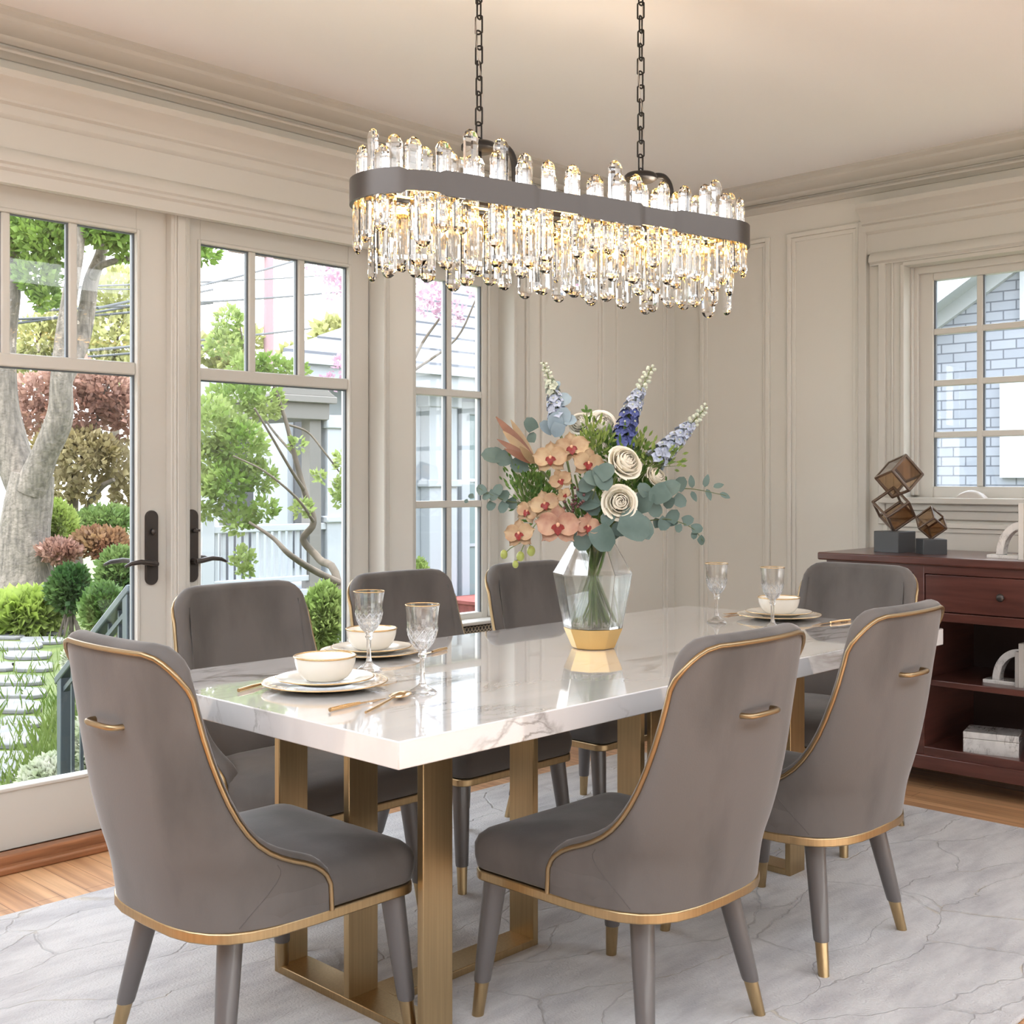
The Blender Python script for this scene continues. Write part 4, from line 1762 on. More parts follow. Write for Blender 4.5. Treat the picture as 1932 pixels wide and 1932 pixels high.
def leafy(name, label, path_px, leaves, m, size, cat='foliage', group=None, dd=0.0, shape='heart', stem_m=None, stem_r=.0017):
    """A branch: stem through px points, leaves given as (zx, zy, size factor, direction degrees, dd)."""
    pts = [zp(x, y, dd + k) for x, y, k in path_px]
    root = flower(name, label, cat, group)
    path = stem_path(pts[0])
    full = path + bez([path[-1]] + pts[1:], 8)[1:] if len(pts) > 1 else path
    b = B()
    n = len(full)
    b.tube([q - root.location for q in full], [.0028 - (.0028 - .0009) * (i / n) for i in range(n)], 6)
    b.obj('stem', stem_m or M_STEMD, root, smooth=60)
    b = B()
    for (x, y, k, deg, ld) in leaves:
        c = zp(x, y, dd + ld) - root.location
        a = math.radians(deg)
        tilt = RB.uniform(-.5, .5)
        d = RT * math.cos(a) + Vector((0, 0, 1)) * math.sin(a) + FW * tilt * .7
        d.normalize()
        up = TOC + RT * RB.uniform(-.5, .5) + Vector((0, 0, RB.uniform(0, .5)))
        L = size * k
        b.leaf(c - d * (L * .5), d, up, L, L * (.92 if shape == 'heart' else .5), RB.uniform(-.12, .2), 6, shape)
    b.obj('leaves', m, root, smooth='keep')
    return root


def spike(name, label, base, tip, dd, nfl, c_low, c_mid, size=.017, bend=0.0):
    root = flower(name, label, 'flower', 'delphinium spikes in the bouquet')
    pb_, pt = zp(*base, dd), zp(*tip, dd)
    mid = pb_.lerp(pt, .5) + RT * bend
    path = stem_path(pb_) + bez([pb_, mid, pt], 8)[1:]
    b = B()
    n = len(path)
    b.tube([q - root.location for q in path], [.0028 - .0018 * i / n for i in range(n)], 6)
    b.obj('stem', M_STEM, root, smooth=60)
    axis = bez([pb_, mid, pt], 20)
    rnd = random.Random(sum(map(ord, label)))
    bl, bp, bb, lf = B(), B(), B(), B()
    for i in range(nfl):
        t = (i + .3) / nfl
        q = axis[min(len(axis) - 1, int(t * (len(axis) - 1)))] - root.location
        a = i * 2.4 + rnd.uniform(-.3, .3)
        u, v, nn = frame(TOC)
        ax = (pt - pb_).normalized()
        s1 = ax.cross(TOC).normalized()
        s2 = ax.cross(s1)
        out = s1 * math.cos(a) + s2 * math.sin(a) + ax * .35
        out.normalize()
        sz = size * (1.15 - .65 * t)
        c = q + out * sz * (1.15 if t < .6 else .9)
        lf.tube([q, c], .0007, 4)
        if t < .68:
            uu, vv, nn = frame(out + ax * .2, rnd.uniform(0, 6))
            tgt = bl if t < .42 else bp
            for k in range(5):
                aa = 2 * PI * k / 5
                wide_petal(tgt, c, uu * math.cos(aa) + vv * math.sin(aa), nn, sz * .95, sz * .85, .25, 3, 3)
            if t > .2:
                bb.blob(c + nn * sz * .18, (sz * .16,) * 3, 7, 5)
        else:
            bb.blob(c, (sz * .42, sz * .42, sz * .52), 8, 6, rot=out.to_track_quat('Z', 'Y').to_matrix())
    f1 = bl.obj('lower_florets', c_low, root, smooth='keep')
    bp.obj('upper_florets', c_mid, root, smooth='keep')
    bb.obj('buds', M_DBUD, root, smooth=180)
    lf.obj('flower_stalks', M_STEM, root)
    return root


def clump(name, label, cxy, rad, n, m, dd, size, cat='foliage', stretch=(1, 1, 1), bias=(0, 0, 1)):
    root = flower(name, label, cat)
    c = zp(*cxy, dd)
    stem_obj(root, c, .002)
    b, t = B(), B()
    rnd = random.Random(len(label) * 7)
    base = c - Vector(bias).normalized() * rad * 1.2
    for i in range(n):
        o = Vector((rnd.gauss(0, .5), rnd.gauss(0, .5), rnd.gauss(0, .5))) * rad
        q = c + RT * (o.x * stretch[0]) + FW * (o.y * stretch[1]) + Vector((0, 0, o.z * stretch[2]))
        d = (q - base).normalized() + Vector((rnd.uniform(-.4, .4), rnd.uniform(-.4, .4), rnd.uniform(-.2, .4)))
        b.leaf(q - root.location, d, TOC, size * rnd.uniform(.6, 1.3), size * .32, .1, 3)
        if i % 4 == 0:
            t.tube([base - root.location, q - root.location], .0006, 4)
    b.obj('leaves', m, root, smooth='keep')
    t.obj('twigs', M_STEM, root)
    return root


# roses
G = 'cream roses in the bouquet'
for (x, y, r, dd, yaw, pit, m, op, lab) in (
        (960, 930, .049, -.09, .1, .12, M_ROSE, 1.0, 'open cream rose at the front of bouquet, lowest of the roses'),
        (990, 690, .053, -.05, .55, .55, M_ROSE, .8, 'large cream rose leaning right above the lowest rose'),
        (1180, 775, .036, .00, .9, .75, M_ROSE, .5, 'half-open cream rose on the right among round eucalyptus leaves'),
        (855, 455, .045, .07, .25, .45, M_ROSEW, .9, 'white rose at the back of bouquet beside dark blue delphinium'),
        (725, 450, .036, .08, -.3, .5, M_ROSEW, .7, 'white rose at the back of bouquet behind the topmost orchid')):
    t = flower('rose', lab, 'flower', G)
    c = zp(x, y, dd)
    n = facing(yaw, pit)
    rose(t, c, r, n, m, op, roll=RB.uniform(0, 6))
    stem_obj(t, c - n * (r * .4), .0034)

# orchids
t = flower('orchid_spray', 'upper spray of tan moth orchids in the bouquet, above the gap in the spray below', 'flower', 'orchid sprays in the bouquet')
stem_obj(t, zp(690, 760, -.06), .003)
orchid(t, zp(545, 660, -.10), .050, facing(-.25, .1), .05)
orchid(t, zp(672, 600, -.07), .052, facing(-.1, .3), .15)
orchid(t, zp(770, 690, -.10), .046, facing(.3, -.1), -.15)
orchid(t, zp(605, 790, -.11), .034, facing(-.2, -.35), .4)
orchid(t, zp(625, 880, -.11), .022, facing(.2, -.3), .8)
t = flower('orchid_spray', 'lower spray of pinkish moth orchids drooping over the vase rim, with green buds', 'flower', 'orchid sprays in the bouquet')
hd = zp(560, 1000, -.12)
stem_obj(t, hd, .003)
b = B()
path = bez([hd, zp(470, 1040, -.13), zp(400, 1150, -.12), zp(330, 1300, -.10)], 8)
b.tube([q - t.location for q in path], .0016, 6)
b.tube([zp(400, 1150, -.12) - t.location, zp(300, 1205, -.11) - t.location, zp(262, 1240, -.10) - t.location], .0012, 6)
b.tube([zp(400, 1150, -.12) - t.location, zp(425, 1200, -.11) - t.location], .0012, 6)
b.obj('flower_stalk', M_STEM, t, smooth=60)
orchid(t, zp(588, 1072, -.15), .061, facing(-.05, .05), .0, M_ORCHPINK)
orchid(t, zp(355, 1120, -.13), .045, facing(-.45, .1), .1)
orchid(t, zp(765, 1075, -.13), .040, facing(.45, .0), -.1, M_ORCHPINK)
orchid(t, zp(510, 940, -.09), .044, facing(-.2, .2), .3)
orchid(t, zp(405, 985, -.07), .038, facing(-.7, .2), -.3)
for (x, y, r) in ((425, 1222, .0115), (360, 1255, .011), (330, 1303, .0085), (260, 1243, .010)):
    b = B()
    b.blob(zp(x, y, -.11) - t.location, (r, r, r * 1.25), 12, 8)
    b.obj('bud', M_BERRY, t, smooth=180)

# delphinium
spike('delphinium', 'delphinium spike with dark blue florets at the top middle of bouquet', (975, 590), (1165, 95), .04, 58, M_DBLUE, M_DPALE, .022, -.012)
spike('delphinium', 'pale blue delphinium spike leaning far right out of bouquet', (1170, 680), (1495, 340), .02, 60, M_DPALE, M_DPALE, .020, .004)
spike('delphinium', 'pale delphinium spike at the top left of bouquet among blue-grey leaves', (585, 420), (500, 75), .05, 44, M_DPALE, M_DBUD, .017, .006)
leafy('eucalyptus_branch', 'blue-grey leafy branch behind the upper orchids, below the left pale spike', [(575, 420, .05), (590, 300, .05), (575, 210, .05)],
      [(580, 215, 1.0, 60, .05), (625, 300, 1.7, 20, .05), (620, 400, 1.9, 70, .03), (665, 425, 1.3, 0, .03), (570, 430, 1.9, 100, .03), (515, 470, 1.7, 150, .05), (585, 490, 1.6, 250, .02), (545, 350, 1.0, 140, .06)], M_EUCB, .026)

# eucalyptus
GE = 'eucalyptus branches in the bouquet'
leafy('eucalyptus_branch', 'dark eucalyptus branch at the upper left of bouquet, beside bronze pointed leaves', [(420, 720, .03), (300, 660, .02), (120, 640, .0)],
      [(180, 640, 2.1, 170, 0), (255, 660, 2.0, 200, 0), (350, 700, 2.1, 190, 0), (215, 620, 1.4, 140, .02), (420, 450, 1.7, 120, .06), (430, 530, 1.3, 80, .06)], M_EUC, .024, group=GE)
leafy('eucalyptus_branch', 'small-leaved eucalyptus branch drooping at the lower left of bouquet', [(420, 930, .0), (290, 920, -.02), (160, 870, -.03), (110, 840, -.03)],
      [(122, 848, 1.5, 120, -.03), (150, 890, 1.2, 200, -.03), (195, 885, 1.5, 250, -.03), (225, 845, 1.5, 70, -.03), (265, 885, 1.6, 60, -.02), (180, 950, 1.3, 240, -.02), (255, 960, 1.6, 240, -.02), (310, 935, 1.6, 300, -.01), (60, 890, .8, 190, -.02), (30, 920, .6, 200, -.02)], M_EUC, .020, group=GE)
leafy('eucalyptus_branch', 'long eucalyptus branch reaching furthest right of bouquet', [(1240, 850, .0), (1400, 845, .0), (1610, 885, -.02)],
      [(1400, 800, 1.5, 95, 0), (1415, 890, 1.3, 295, 0), (1490, 795, 1.5, 75, 0), (1505, 880, 1.4, 290, 0), (1565, 825, 1.4, 15, 0), (1605, 885, 1.35, 340, 0)], M_EUC, .024, group=GE, shape='oval')
leafy('eucalyptus_branch', 'eucalyptus branch hanging at the lower right of bouquet', [(1120, 1040, -.02), (1260, 1030, -.03), (1400, 1080, -.03), (1470, 1160, -.03)],
      [(1230, 1060, 1.6, 240, -.03), (1290, 1010, 1.7, 60, -.03), (1270, 1040, 1.5, 200, -.02), (1380, 1035, 1.3, 20, -.03), (1320, 1085, 1.0, 280, -.03), (1435, 1085, 1.3, 10, -.03), (1415, 1130, .8, 260, -.03), (1460, 1160, 1.1, 310, -.03), (1190, 1050, 1.2, 100, -.02)], M_EUC, .024, group=GE)
leafy('eucalyptus_branch', 'broad round eucalyptus leaves below the half-open rose on the right', [(1080, 900, -.04), (1200, 880, -.05), (1300, 840, -.05)],
      [(1110, 850, 1.7, 120, -.05), (1200, 880, 2.3, 210, -.07), (1275, 840, 2.1, 30, -.06), (1110, 930, 2.3, 250, -.06), (1330, 920, 1.5, 320, -.04), (1330, 810, 1.6, 60, -.02), (1180, 975, 1.6, 300, -.06), (1260, 930, 1.3, 250, -.04)], M_EUC, .026, group=GE)
leafy('eucalyptus_branch', 'grey eucalyptus leaves in the middle of bouquet between orchids and the roses', [(800, 900, -.09), (830, 800, -.12), (900, 700, -.12)],
      [(880, 735, 1.9, 40, -.13), (800, 780, 2.0, 170, -.12), (870, 800, 2.0, 290, -.13), (830, 740, 1.3, 100, -.12), (760, 820, 1.8, 220, -.10), (775, 925, 2.2, 200, -.08), (800, 960, 1.8, 300, -.08), (740, 870, 1.5, 150, -.09)], M_EUC, .026, group=GE)
leafy('eucalyptus_branch', 'largest eucalyptus leaves overhanging the vase neck on the right', [(980, 1060, -.08), (1060, 1060, -.09), (1140, 1070, -.08)],
      [(1050, 1075, 3.4, 330, -.10), (1110, 1090, 2.2, 300, -.09), (960, 1090, 1.6, 190, -.10), (1010, 1020, 2.0, 30, -.08), (890, 1030, 1.5, 240, -.10)], M_EUC, .028, group=GE)
leafy('eucalyptus_branch', 'eucalyptus leaves hanging straight over the vase mouth', [(800, 1060, -.09), (850, 1110, -.10)],
      [(860, 1150, 2.6, 300, -.12), (735, 1170, 1.9, 250, -.11), (690, 1110, 1.6, 190, -.10), (800, 1100, 1.6, 250, -.09), (730, 1090, 1.5, 220, -.09), (920, 1120, 1.3, 350, -.10)], M_EUC, .028, group=GE)
leafy('herb_sprig', 'small green leafy sprig standing up between white roses at the back', [(740, 520, .07), (765, 430, .07), (760, 350, .07)],
      [(760, 350, 1.0, 90, .07), (745, 370, .9, 150, .07), (778, 370, .9, 30, .07), (780, 420, 1.5, 40, .06), (745, 480, 1.6, 130, .06), (800, 510, 1.5, 20, .05)], M_FERN, .020, shape='oval')

# bronze pointed leaves on the left
root = flower('magnolia_leaf_cluster', 'bronze pointed leaf cluster sticking out at the upper left of bouquet', 'foliage')
hb = zp(450, 690, -.02)
stem_obj(root, hb, .0036, m=M_STEMD)
for i, (x, y, w, k, m) in enumerate(((213, 400, .030, .02, M_PROT), (222, 540, .022, -.02, M_PROT), (255, 490, .026, .0, M_PROTL), (265, 600, .020, -.03, M_PROT), (300, 420, .024, .03, M_PROTL), (360, 590, .022, -.05, M_PROTL))):
    b = B()
    tip = zp(x, y, k - .02)
    d = tip - hb
    b.leaf(hb - root.location, d, TOC + Vector((0, 0, .4 - .1 * i)), d.length, w, .05, 7)
    b.obj('bronze_leaf', m, root, smooth='keep')

# fillers
clump('green_filler', 'light green filler sprig between the upper orchid and dark blue delphinium', (805, 540), .045, 110, M_FILL, .02, .022)
clump('green_filler', 'light green filler sprig between dark blue and far right delphinium', (1060, 590), .040, 90, M_FILL, .04, .020)
clump('green_filler', 'light green filler sprig under the far right delphinium', (1215, 660), .042, 90, M_FILL, .03, .024, stretch=(1.3, 1, .7), bias=(1, 0, .6))
clump('fern_sprig', 'feathery green fern on the left of bouquet, below the bronze leaves', (395, 800), .060, 200, M_FERN, .03, .018)
clump('fern_sprig', 'dark fern filling the middle of bouquet between orchids and roses', (900, 850), .060, 160, M_FERN, .03, .024)
clump('fern_sprig', 'dark fern filling the lower middle of bouquet above the vase mouth', (800, 1010), .055, 160, M_FERN, .02, .024)
clump('fern_sprig', 'dark fern behind the two highest cream roses', (960, 620), .060, 200, M_FERN, .06, .026)
clump('fern_sprig', 'dark fern on the right of bouquet behind round eucalyptus leaves', (1120, 820), .050, 170, M_FERN, .05, .026)
clump('fern_sprig', 'dark fern on the left behind the lower orchids', (480, 900), .055, 170, M_FERN, .04, .024)
# berries
root = flower('berry_sprig', 'sprig of small dark red berries at the heart of bouquet', 'foliage')
c = zp(690, 930, -.08)
stem_obj(root, c, .002, m=M_STEMD)
b = B()
rb = random.Random(5)
for k in range(26):
    q = zp(690 + rb.gauss(0, 26), 930 + rb.gauss(0, 48), -.09 + rb.gauss(0, .01)) - root.location
    b.blob(q, (.0045,) * 3, 8, 6)
b.obj('berries', mat('dark_berry', (.10, .03, .03), .25, coat=.5), root, smooth=180)
# long bare leaves and stems that only show in the vase
for k in range(9):
    root = flower('grass_blade', 'long green blade leaf standing in the glass vase', 'foliage', 'long green blades in the vase')
    a = RB.uniform(0, 6.28)
    a2 = a + PI + RB.uniform(-.5, .5)
    p0 = NK + Vector((.05 * math.cos(a), .05 * math.sin(a), .062))
    p1 = NK + Vector((.012 * math.cos(a2), .012 * math.sin(a2), .20))
    p2 = NK + Vector((.038 * math.cos(a2), .038 * math.sin(a2), .293))
    p3 = NK + Vector((.06 * math.cos(a2), .06 * math.sin(a2), .38))
    b = B()
    pt = [q - root.location for q in bez([p0, p1, p2, p3], 6)]
    b.tube(pt, [.001 + .0055 * math.sin(PI * i / (len(pt) - 1)) ** .5 for i in range(len(pt))], 6, flat=.25)
    b.obj('blade', M_FERN if k % 2 else M_STEM, root, smooth=60)
# ------------------------------------------------------------------ chandelier
CHX, CHY = 1.043, .528
CHA = math.radians(-12)
chd = thing('chandelier', 'oval crystal chandelier with dark grey band hanging above the marble table', 'chandelier', (CHX, CHY, 0), CHA)
HL, HR = .478, .150          # half of the straight part, end radius
ZB0, ZB1 = 1.894, 1.954
M_BAND = mat('gunmetal_band', (0.115, 0.105, 0.10), 0.36, 0.85)
M_CHAIN = mat('chain_bronze', (0.022, 0.020, 0.019), 0.42, 0.5)
M_LED = mat('warm_led', (1, .8, .5), .5, emit=((1.0, 0.50, 0.10), 5.5))


def stadium(r, step=.02, hl=HL):
    pts = []
    n = max(4, int(2 * hl / step))
    for k in range(n):
        pts.append((-hl + 2 * hl * k / n, -r))
    m = max(8, int(PI * r / step))
    for k in range(m):
        a = -PI / 2 + PI * k / m
        pts.append((hl + r * math.cos(a), r * math.sin(a)))
    for k in range(n):
        pts.append((hl - 2 * hl * k / n, r))
    for k in range(m):
        a = PI / 2 + PI * k / m
        pts.append((-hl + r * math.cos(a), r * math.sin(a)))
    return pts


def perim(r, t, hl=HL):
    """Point at fraction t of the stadium's outline, with its outward normal."""
    L = 4 * hl + 2 * PI * r
    d = (t % 1) * L
    if d < 2 * hl:
        return (-hl + d, -r), (0, -1)
    d -= 2 * hl
    if d < PI * r:
        a = -PI / 2 + d / r
        return (hl + r * math.cos(a), r * math.sin(a)), (math.cos(a), math.sin(a))
    d -= PI * r
    if d < 2 * hl:
        return (hl - d, r), (0, 1)
    d -= 2 * hl
    a = PI / 2 + d / r
    return (-hl + r * math.cos(a), r * math.sin(a)), (math.cos(a), math.sin(a))


# stepped metal band: narrower, set-back lengths alternate with wide ones
b = B()
b2 = B()
NB = 200
segs = [(.0, .155, 1), (.155, .235, 0), (.235, .375, 1), (.375, .44, 0), (.44, .60, 1), (.60, .68, 0), (.68, .82, 1), (.82, .90, 0), (.90, 1.0, 1)]
# fractions counted from the near-left end so that steps fall where the photograph has them
LP = 4 * HL + 2 * PI * HR
def frac(x):      # x along the front straight side
    return (x + HL) / LP
steps = [(-HL - .02, -HL + .17 * 0 + .0, 0)]
bounds = [(frac(-HL + .03) - .045, frac(-HL + .005), 0), (frac(-.20), frac(-.06), 0), (frac(.14), frac(.265), 0), (.47, .52, 0), (.60, .66, 0), (.74, .80, 0)]
def is_set_back(t):
    t = t % 1
    return any(a <= t <= c or a <= t - 1 <= c for a, c, _ in bounds)
rings = []
for k in range(NB):
    t = k / NB
    sb_ = is_set_back(t)
    r_o = HR - (.004 if sb_ else 0)
    (x, y), (nx, ny) = perim(HR, t)
    o = -.005 if sb_ else 0
    z0, z1 = (ZB0 + .007, ZB1 - .005) if sb_ else (ZB0, ZB1)
    th = .010
    rings.append([(x + nx * o, y + ny * o, z0), (x + nx * o, y + ny * o, z1), (x - nx * th, y - ny * th, z1), (x - nx * th, y - ny * th, z0)])
b.loft(rings, True, False, False, True)
b.obj('band', M_BAND, chd, smooth=30)
# lamp strip inside the band and along the spine
b = B()
pts = stadium(HR - .026)
b.tube([(x, y, ZB0 + .014) for x, y in pts], .004, 6, True)
pts = stadium(HR - .050)
b.tube([(x, y, ZB1 - .012) for x, y in pts], .003, 6, True)
b.obj('lamp_strip', M_LED, chd)
# inner frame
b = B()
pts = stadium(HR - .065)
b.tube([(x, y, ZB0 + .035) for x, y in pts], .006, 6, True)
for x in (-.40, -.2, 0, .2, .40):
    b.tube([(x, -HR + .01, ZB0 + .035), (x, HR - .01, ZB0 + .035)], .005, 6)
b.b2(-HL, HL, -.012, .012, ZB0 + .028, ZB0 + .042)
b.obj('inner_frame', M_CHAIN, chd, smooth=60)


def crystal_mesh(wd, dp, z0, z1):
    """Flat octagonal prism with faceted points."""
    b = B()
    def ring(s, z, s2=None):
        s2 = s if s2 is None else s2
        o = []
        for k in range(8):
            a = PI / 8 + 2 * PI * k / 8
            o.append((wd / 2 * s * math.cos(a) * 1.06, dp / 2 * s2 * math.sin(a) * 1.06, z))
        return o
    tp = wd * .75
    b.loft([ring(.30, z0), ring(.70, z0 + tp * .20), ring(1.0, z0 + tp * .62), ring(.96, z0 + tp * .95), ring(.96, z1 - tp * .95), ring(1.0, z1 - tp * .62), ring(.70, z1 - tp * .20), ring(.30, z1)])
    me = bpy.data.meshes.new('crystal')
    bmesh.ops.recalc_face_normals(b.bm, faces=b.bm.faces[:])
    b.bm.to_mesh(me)
    b.bm.free()
    me.materials.append(M_CRYSTAL)
    return me


RC_ = random.Random(11)
TALL = [crystal_mesh(.041, .023, ZB0 + .022, ZB1 + h) for h in (.062, .076, .090, .116)]
LOWA = [crystal_mesh(.040, .022, ZB0 - l, ZB0 + .035) for l in (.085, .105, .125, .145)]
LOWB = [crystal_mesh(.041, .023, ZB0 - l, ZB0 + .03) for l in (.125, .145, .165, .19)]
crys = []
NO = 54
NT = 70
for k in range(NT):
    t = (k + .5) / NT
    (x, y), (nx, ny) = perim(HR - .024 - (.024 if k % 2 else 0), t)
    ang = math.atan2(ny, nx) + PI / 2
    h = (1, 0, 2, 0, 1, 3, 0, 2, 1, 0)[k % 10] if RC_.random() < .8 else RC_.randrange(4)
    crys.append((TALL[h], x, y, ang, 0))
for k in range(NO):
    if k % 5 == 2:
        continue
    t = (k + .25) / NO
    (x, y), (nx, ny) = perim(HR - .018, t)
    crys.append((LOWA[RC_.choice((0, 0, 1, 1, 2, 2, 3))], x, y, math.atan2(ny, nx) + PI / 2, 1))
n2 = 34
for k in range(n2):
    t = (k + .6) / n2
    (x, y), (nx, ny) = perim(HR - .055, t)
    crys.append((LOWB[RC_.choice((0, 1, 1, 2, 2, 3))], x, y, math.atan2(ny, nx) + PI / 2, 2))
n3 = 20
for k in range(n3):
    t = (k + .3) / n3
    (x, y), (nx, ny) = perim(.045, t, HL + .01)
    crys.append((LOWB[RC_.choice((2, 3, 3))], x, y, math.atan2(ny, nx) + PI / 2, 3))
# those nearest the camera are parts of their own, the rest one body
view = Matrix.Rotation(-CHA, 3, 'Z') @ (CAM - Vector((CHX, CHY, 0)))
crys.sort(key=lambda c: (Vector((c[1], c[2])) - Vector((view.x, view.y))).length)
rest = bmesh.new()
for i, (me, x, y, a, lv) in enumerate(crys):
    if i < 100:
        o = bpy.data.objects.new('crystal', me)
        COL.objects.link(o)
        o.parent = chd
        o.location = (x, y, 0)
        o.rotation_euler = (0, 0, a + RC_.uniform(-.12, .12))
    else:
        tmp = me.copy()
        tmp.transform(Matrix.Translation((x, y, 0)) @ Matrix.Rotation(a, 4, 'Z'))
        rest.from_mesh(tmp)
        bpy.data.meshes.remove(tmp)
me = bpy.data.meshes.new('far_crystals')
rest.to_mesh(me)
rest.free()
me.materials.append(M_CRYSTAL)
o = bpy.data.objects.new('far_crystals', me)
COL.objects.link(o)
o.parent = chd
o['kind'] = 'stuff'

# hangers: disc, curved arm, chain
for sx in (-.278, .262):
    b = B()
    b.lathe([(.012, .022), (.040, .016), (.046, .010), (.046, .0), (.036, -.006)], 28, (sx, 0, 2.066))
    dsc = b.obj('hanger_disc', M_CHAIN, chd, smooth=45)
    b = B()
    b.tube(bez([(sx + .025, 0, 2.068), (sx + .05, -.006, 2.082), (sx + .08, -.012, 2.078), (sx + .10, -.014, 2.04), (sx + .104, -.012, ZB0 + .036)], 6), .009, 10)
    b.tube([(sx, 0, 2.07), (sx, 0, ZB0 + .036)], .007, 10)
    b.obj('gooseneck_arm', M_CHAIN, dsc, smooth=60)
    # chain up to the ceiling
    b = B()
    z = 2.098
    k = 0
    b.tube([(sx + .008 * math.cos(a), 0, 2.088 + .010 * math.sin(a)) for a in [2 * PI * j / 12 for j in range(12)]], .0022, 6, True)
    LK = .042
    z = 2.092
    while z < ZC - .03:
        hw, hh = .0095, LK / 2 + .003
        pts = []
        for j in range(20):
            a = 2 * PI * j / 20
            xx = hw * max(-1, min(1, 1.25 * math.cos(a)))
            zz = (hh - hw) * (1 if math.sin(a) > 0 else -1) * (1 if abs(math.sin(a)) > .25 else abs(math.sin(a)) / .25) + hw * math.sin(a)
            ya = xx if k % 2 else 0
            xa = 0 if k % 2 else xx
            ro = .5 if k % 3 else .25
            ca, sa = math.cos(ro), math.sin(ro)
            pts.append((sx + xa * ca - ya * sa, xa * sa + ya * ca, z + LK / 2 + zz))
        b.tube(pts, .0024, 6, True)
        z += LK - .003
        k += 1
    b.obj('chain', M_CHAIN, chd, smooth=60)
    b = B()
    b.lathe([(.0, 0), (.05, .0), (.055, -.02), (.02, -.035), (.001, -.036)], 24, (sx, 0, ZC), cap0=False, cap1=False)
    b.obj('ceiling_cap', M_CHAIN, chd, smooth=45)
    b = B()
    b.tube([(sx + .012 * math.sin(z_ * 18), .006 * math.cos(z_ * 15), z_) for z_ in [2.09 + (ZC - 2.11) * j / 40 for j in range(41)]], .0011, 5)
    b.obj('power_cord', mat('clear_cord', (.45, .42, .38), .3), chd)

# the lamp's own light
for x in (-.36, -.12, .12, .36):
    for z_, en in ((ZB1 + .03, .5), (ZB0 - .05, .8)):
        ld = bpy.data.lights.new('chandelier_bulb', 'POINT')
        ld.energy = en
        ld.color = (1.0, .88, .74)
        ld.shadow_soft_size = .02
        lo = bpy.data.objects.new('chandelier_bulb', ld)
        COL.objects.link(lo)
        lo.parent = chd
        lo.location = (x, 0, z_)
# ------------------------------------------------------------------ outside
GZ = -.42
RG = random.Random(77)
M_GRASS = foliage_mat('lawn_grass', (0.053, 0.086, 0.017), (0.115, 0.142, 0.036), 2.5, .1)
M_BARK = mat('grey_bark', (0.19, 0.16, 0.13), 0.9, noise=(7, 0), col2=(0.08, 0.068, 0.055), lo=.3, hi=.68, stretch=(3, 3, .6), bump=(14, .8), dist=.03)
M_TWIG = mat('twig_bark', (0.13, 0.105, 0.08), 0.9, noise=(9, .4))
M_STONE = mat('flagstone', (0.165, 0.16, 0.158), 0.85, noise=(3, 0), col2=(0.10, 0.105, 0.11), lo=.3, hi=.7, bump=(9, .3), dist=.02)
M_IRON = mat('iron_railing', (0.06, 0.075, 0.085), 0.45, 0.4)
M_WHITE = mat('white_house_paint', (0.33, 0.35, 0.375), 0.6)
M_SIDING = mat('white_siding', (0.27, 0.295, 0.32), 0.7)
M_SOFFIT = mat('grey_soffit_paint', (0.15, 0.142, 0.13), 0.7)  # grey of the entrance hood and its post
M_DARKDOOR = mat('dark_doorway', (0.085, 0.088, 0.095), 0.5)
M_DGLASS = mat('house_window_glass', (0.20, 0.25, 0.25), 0.08, coat=.5)
M_ROOF = shingle_mat('slate_roof', (0.40, 0.43, 0.47), (0.48, 0.50, 0.53), (0.10, 0.11, 0.13), 30.0, .30, 'xy')
M_SHINGLE = shingle_mat('grey_shingle', (0.215, 0.235, 0.275), (0.25, 0.27, 0.31), (0.10, 0.11, 0.135), .20, .076, 'yz')
M_BRICK = mat('red_brick_step', (0.26, 0.075, 0.065), 0.8, noise=(14, .3))
M_POLE = mat('utility_pole_wood', (0.30, 0.19, 0.21), 0.8)
M_WIRE = mat('black_wire', (0.05, 0.055, 0.06), 0.6)

b = B()
b.b2(-30, 40, YA + .26, 60, GZ - .2, GZ)
b.b2(XB + .26, 40, -12, YA + .26, GZ - .2, GZ)
b.obj('ground', M_GRASS)['kind'] = 'structure'
b = B()
b.b2(-4.2, XB + .2, YA + .12, YA + .26, GZ, -.06)
b.b2(-1.0, 1.9, YA + .26, YA + .95, GZ, -.12)
b.obj('wall_footing', M_STONE)['kind'] = 'structure'


def gp(x, y, z=None):
    """Point on the garden ground seen at pixel x, y."""
    return on_z(x, y, GZ if z is None else z)


def leaves(b, c, rad, n, L, Wd, rnd, up=.35, shell=.35):
    """n loose leaves filling an ellipsoid."""
    for _ in range(n):
        while True:
            o = Vector((rnd.uniform(-1, 1), rnd.uniform(-1, 1), rnd.uniform(-1, 1)))
            if shell < o.length < 1:
                break
        p = c + Vector((o.x * rad[0], o.y * rad[1], o.z * rad[2]))
        d = (o + Vector((rnd.uniform(-.8, .8), rnd.uniform(-.8, .8), rnd.uniform(-.6, .8) + up))).normalized()
        s = d.cross(Vector((rnd.uniform(-1, 1), rnd.uniform(-1, 1), rnd.uniform(-1, 1))))
        if s.length < .01:
            continue
        s.normalize()
        k = rnd.uniform(.65, 1.3)
        b.quad_leaf(p, d, s, L * k, Wd * k)


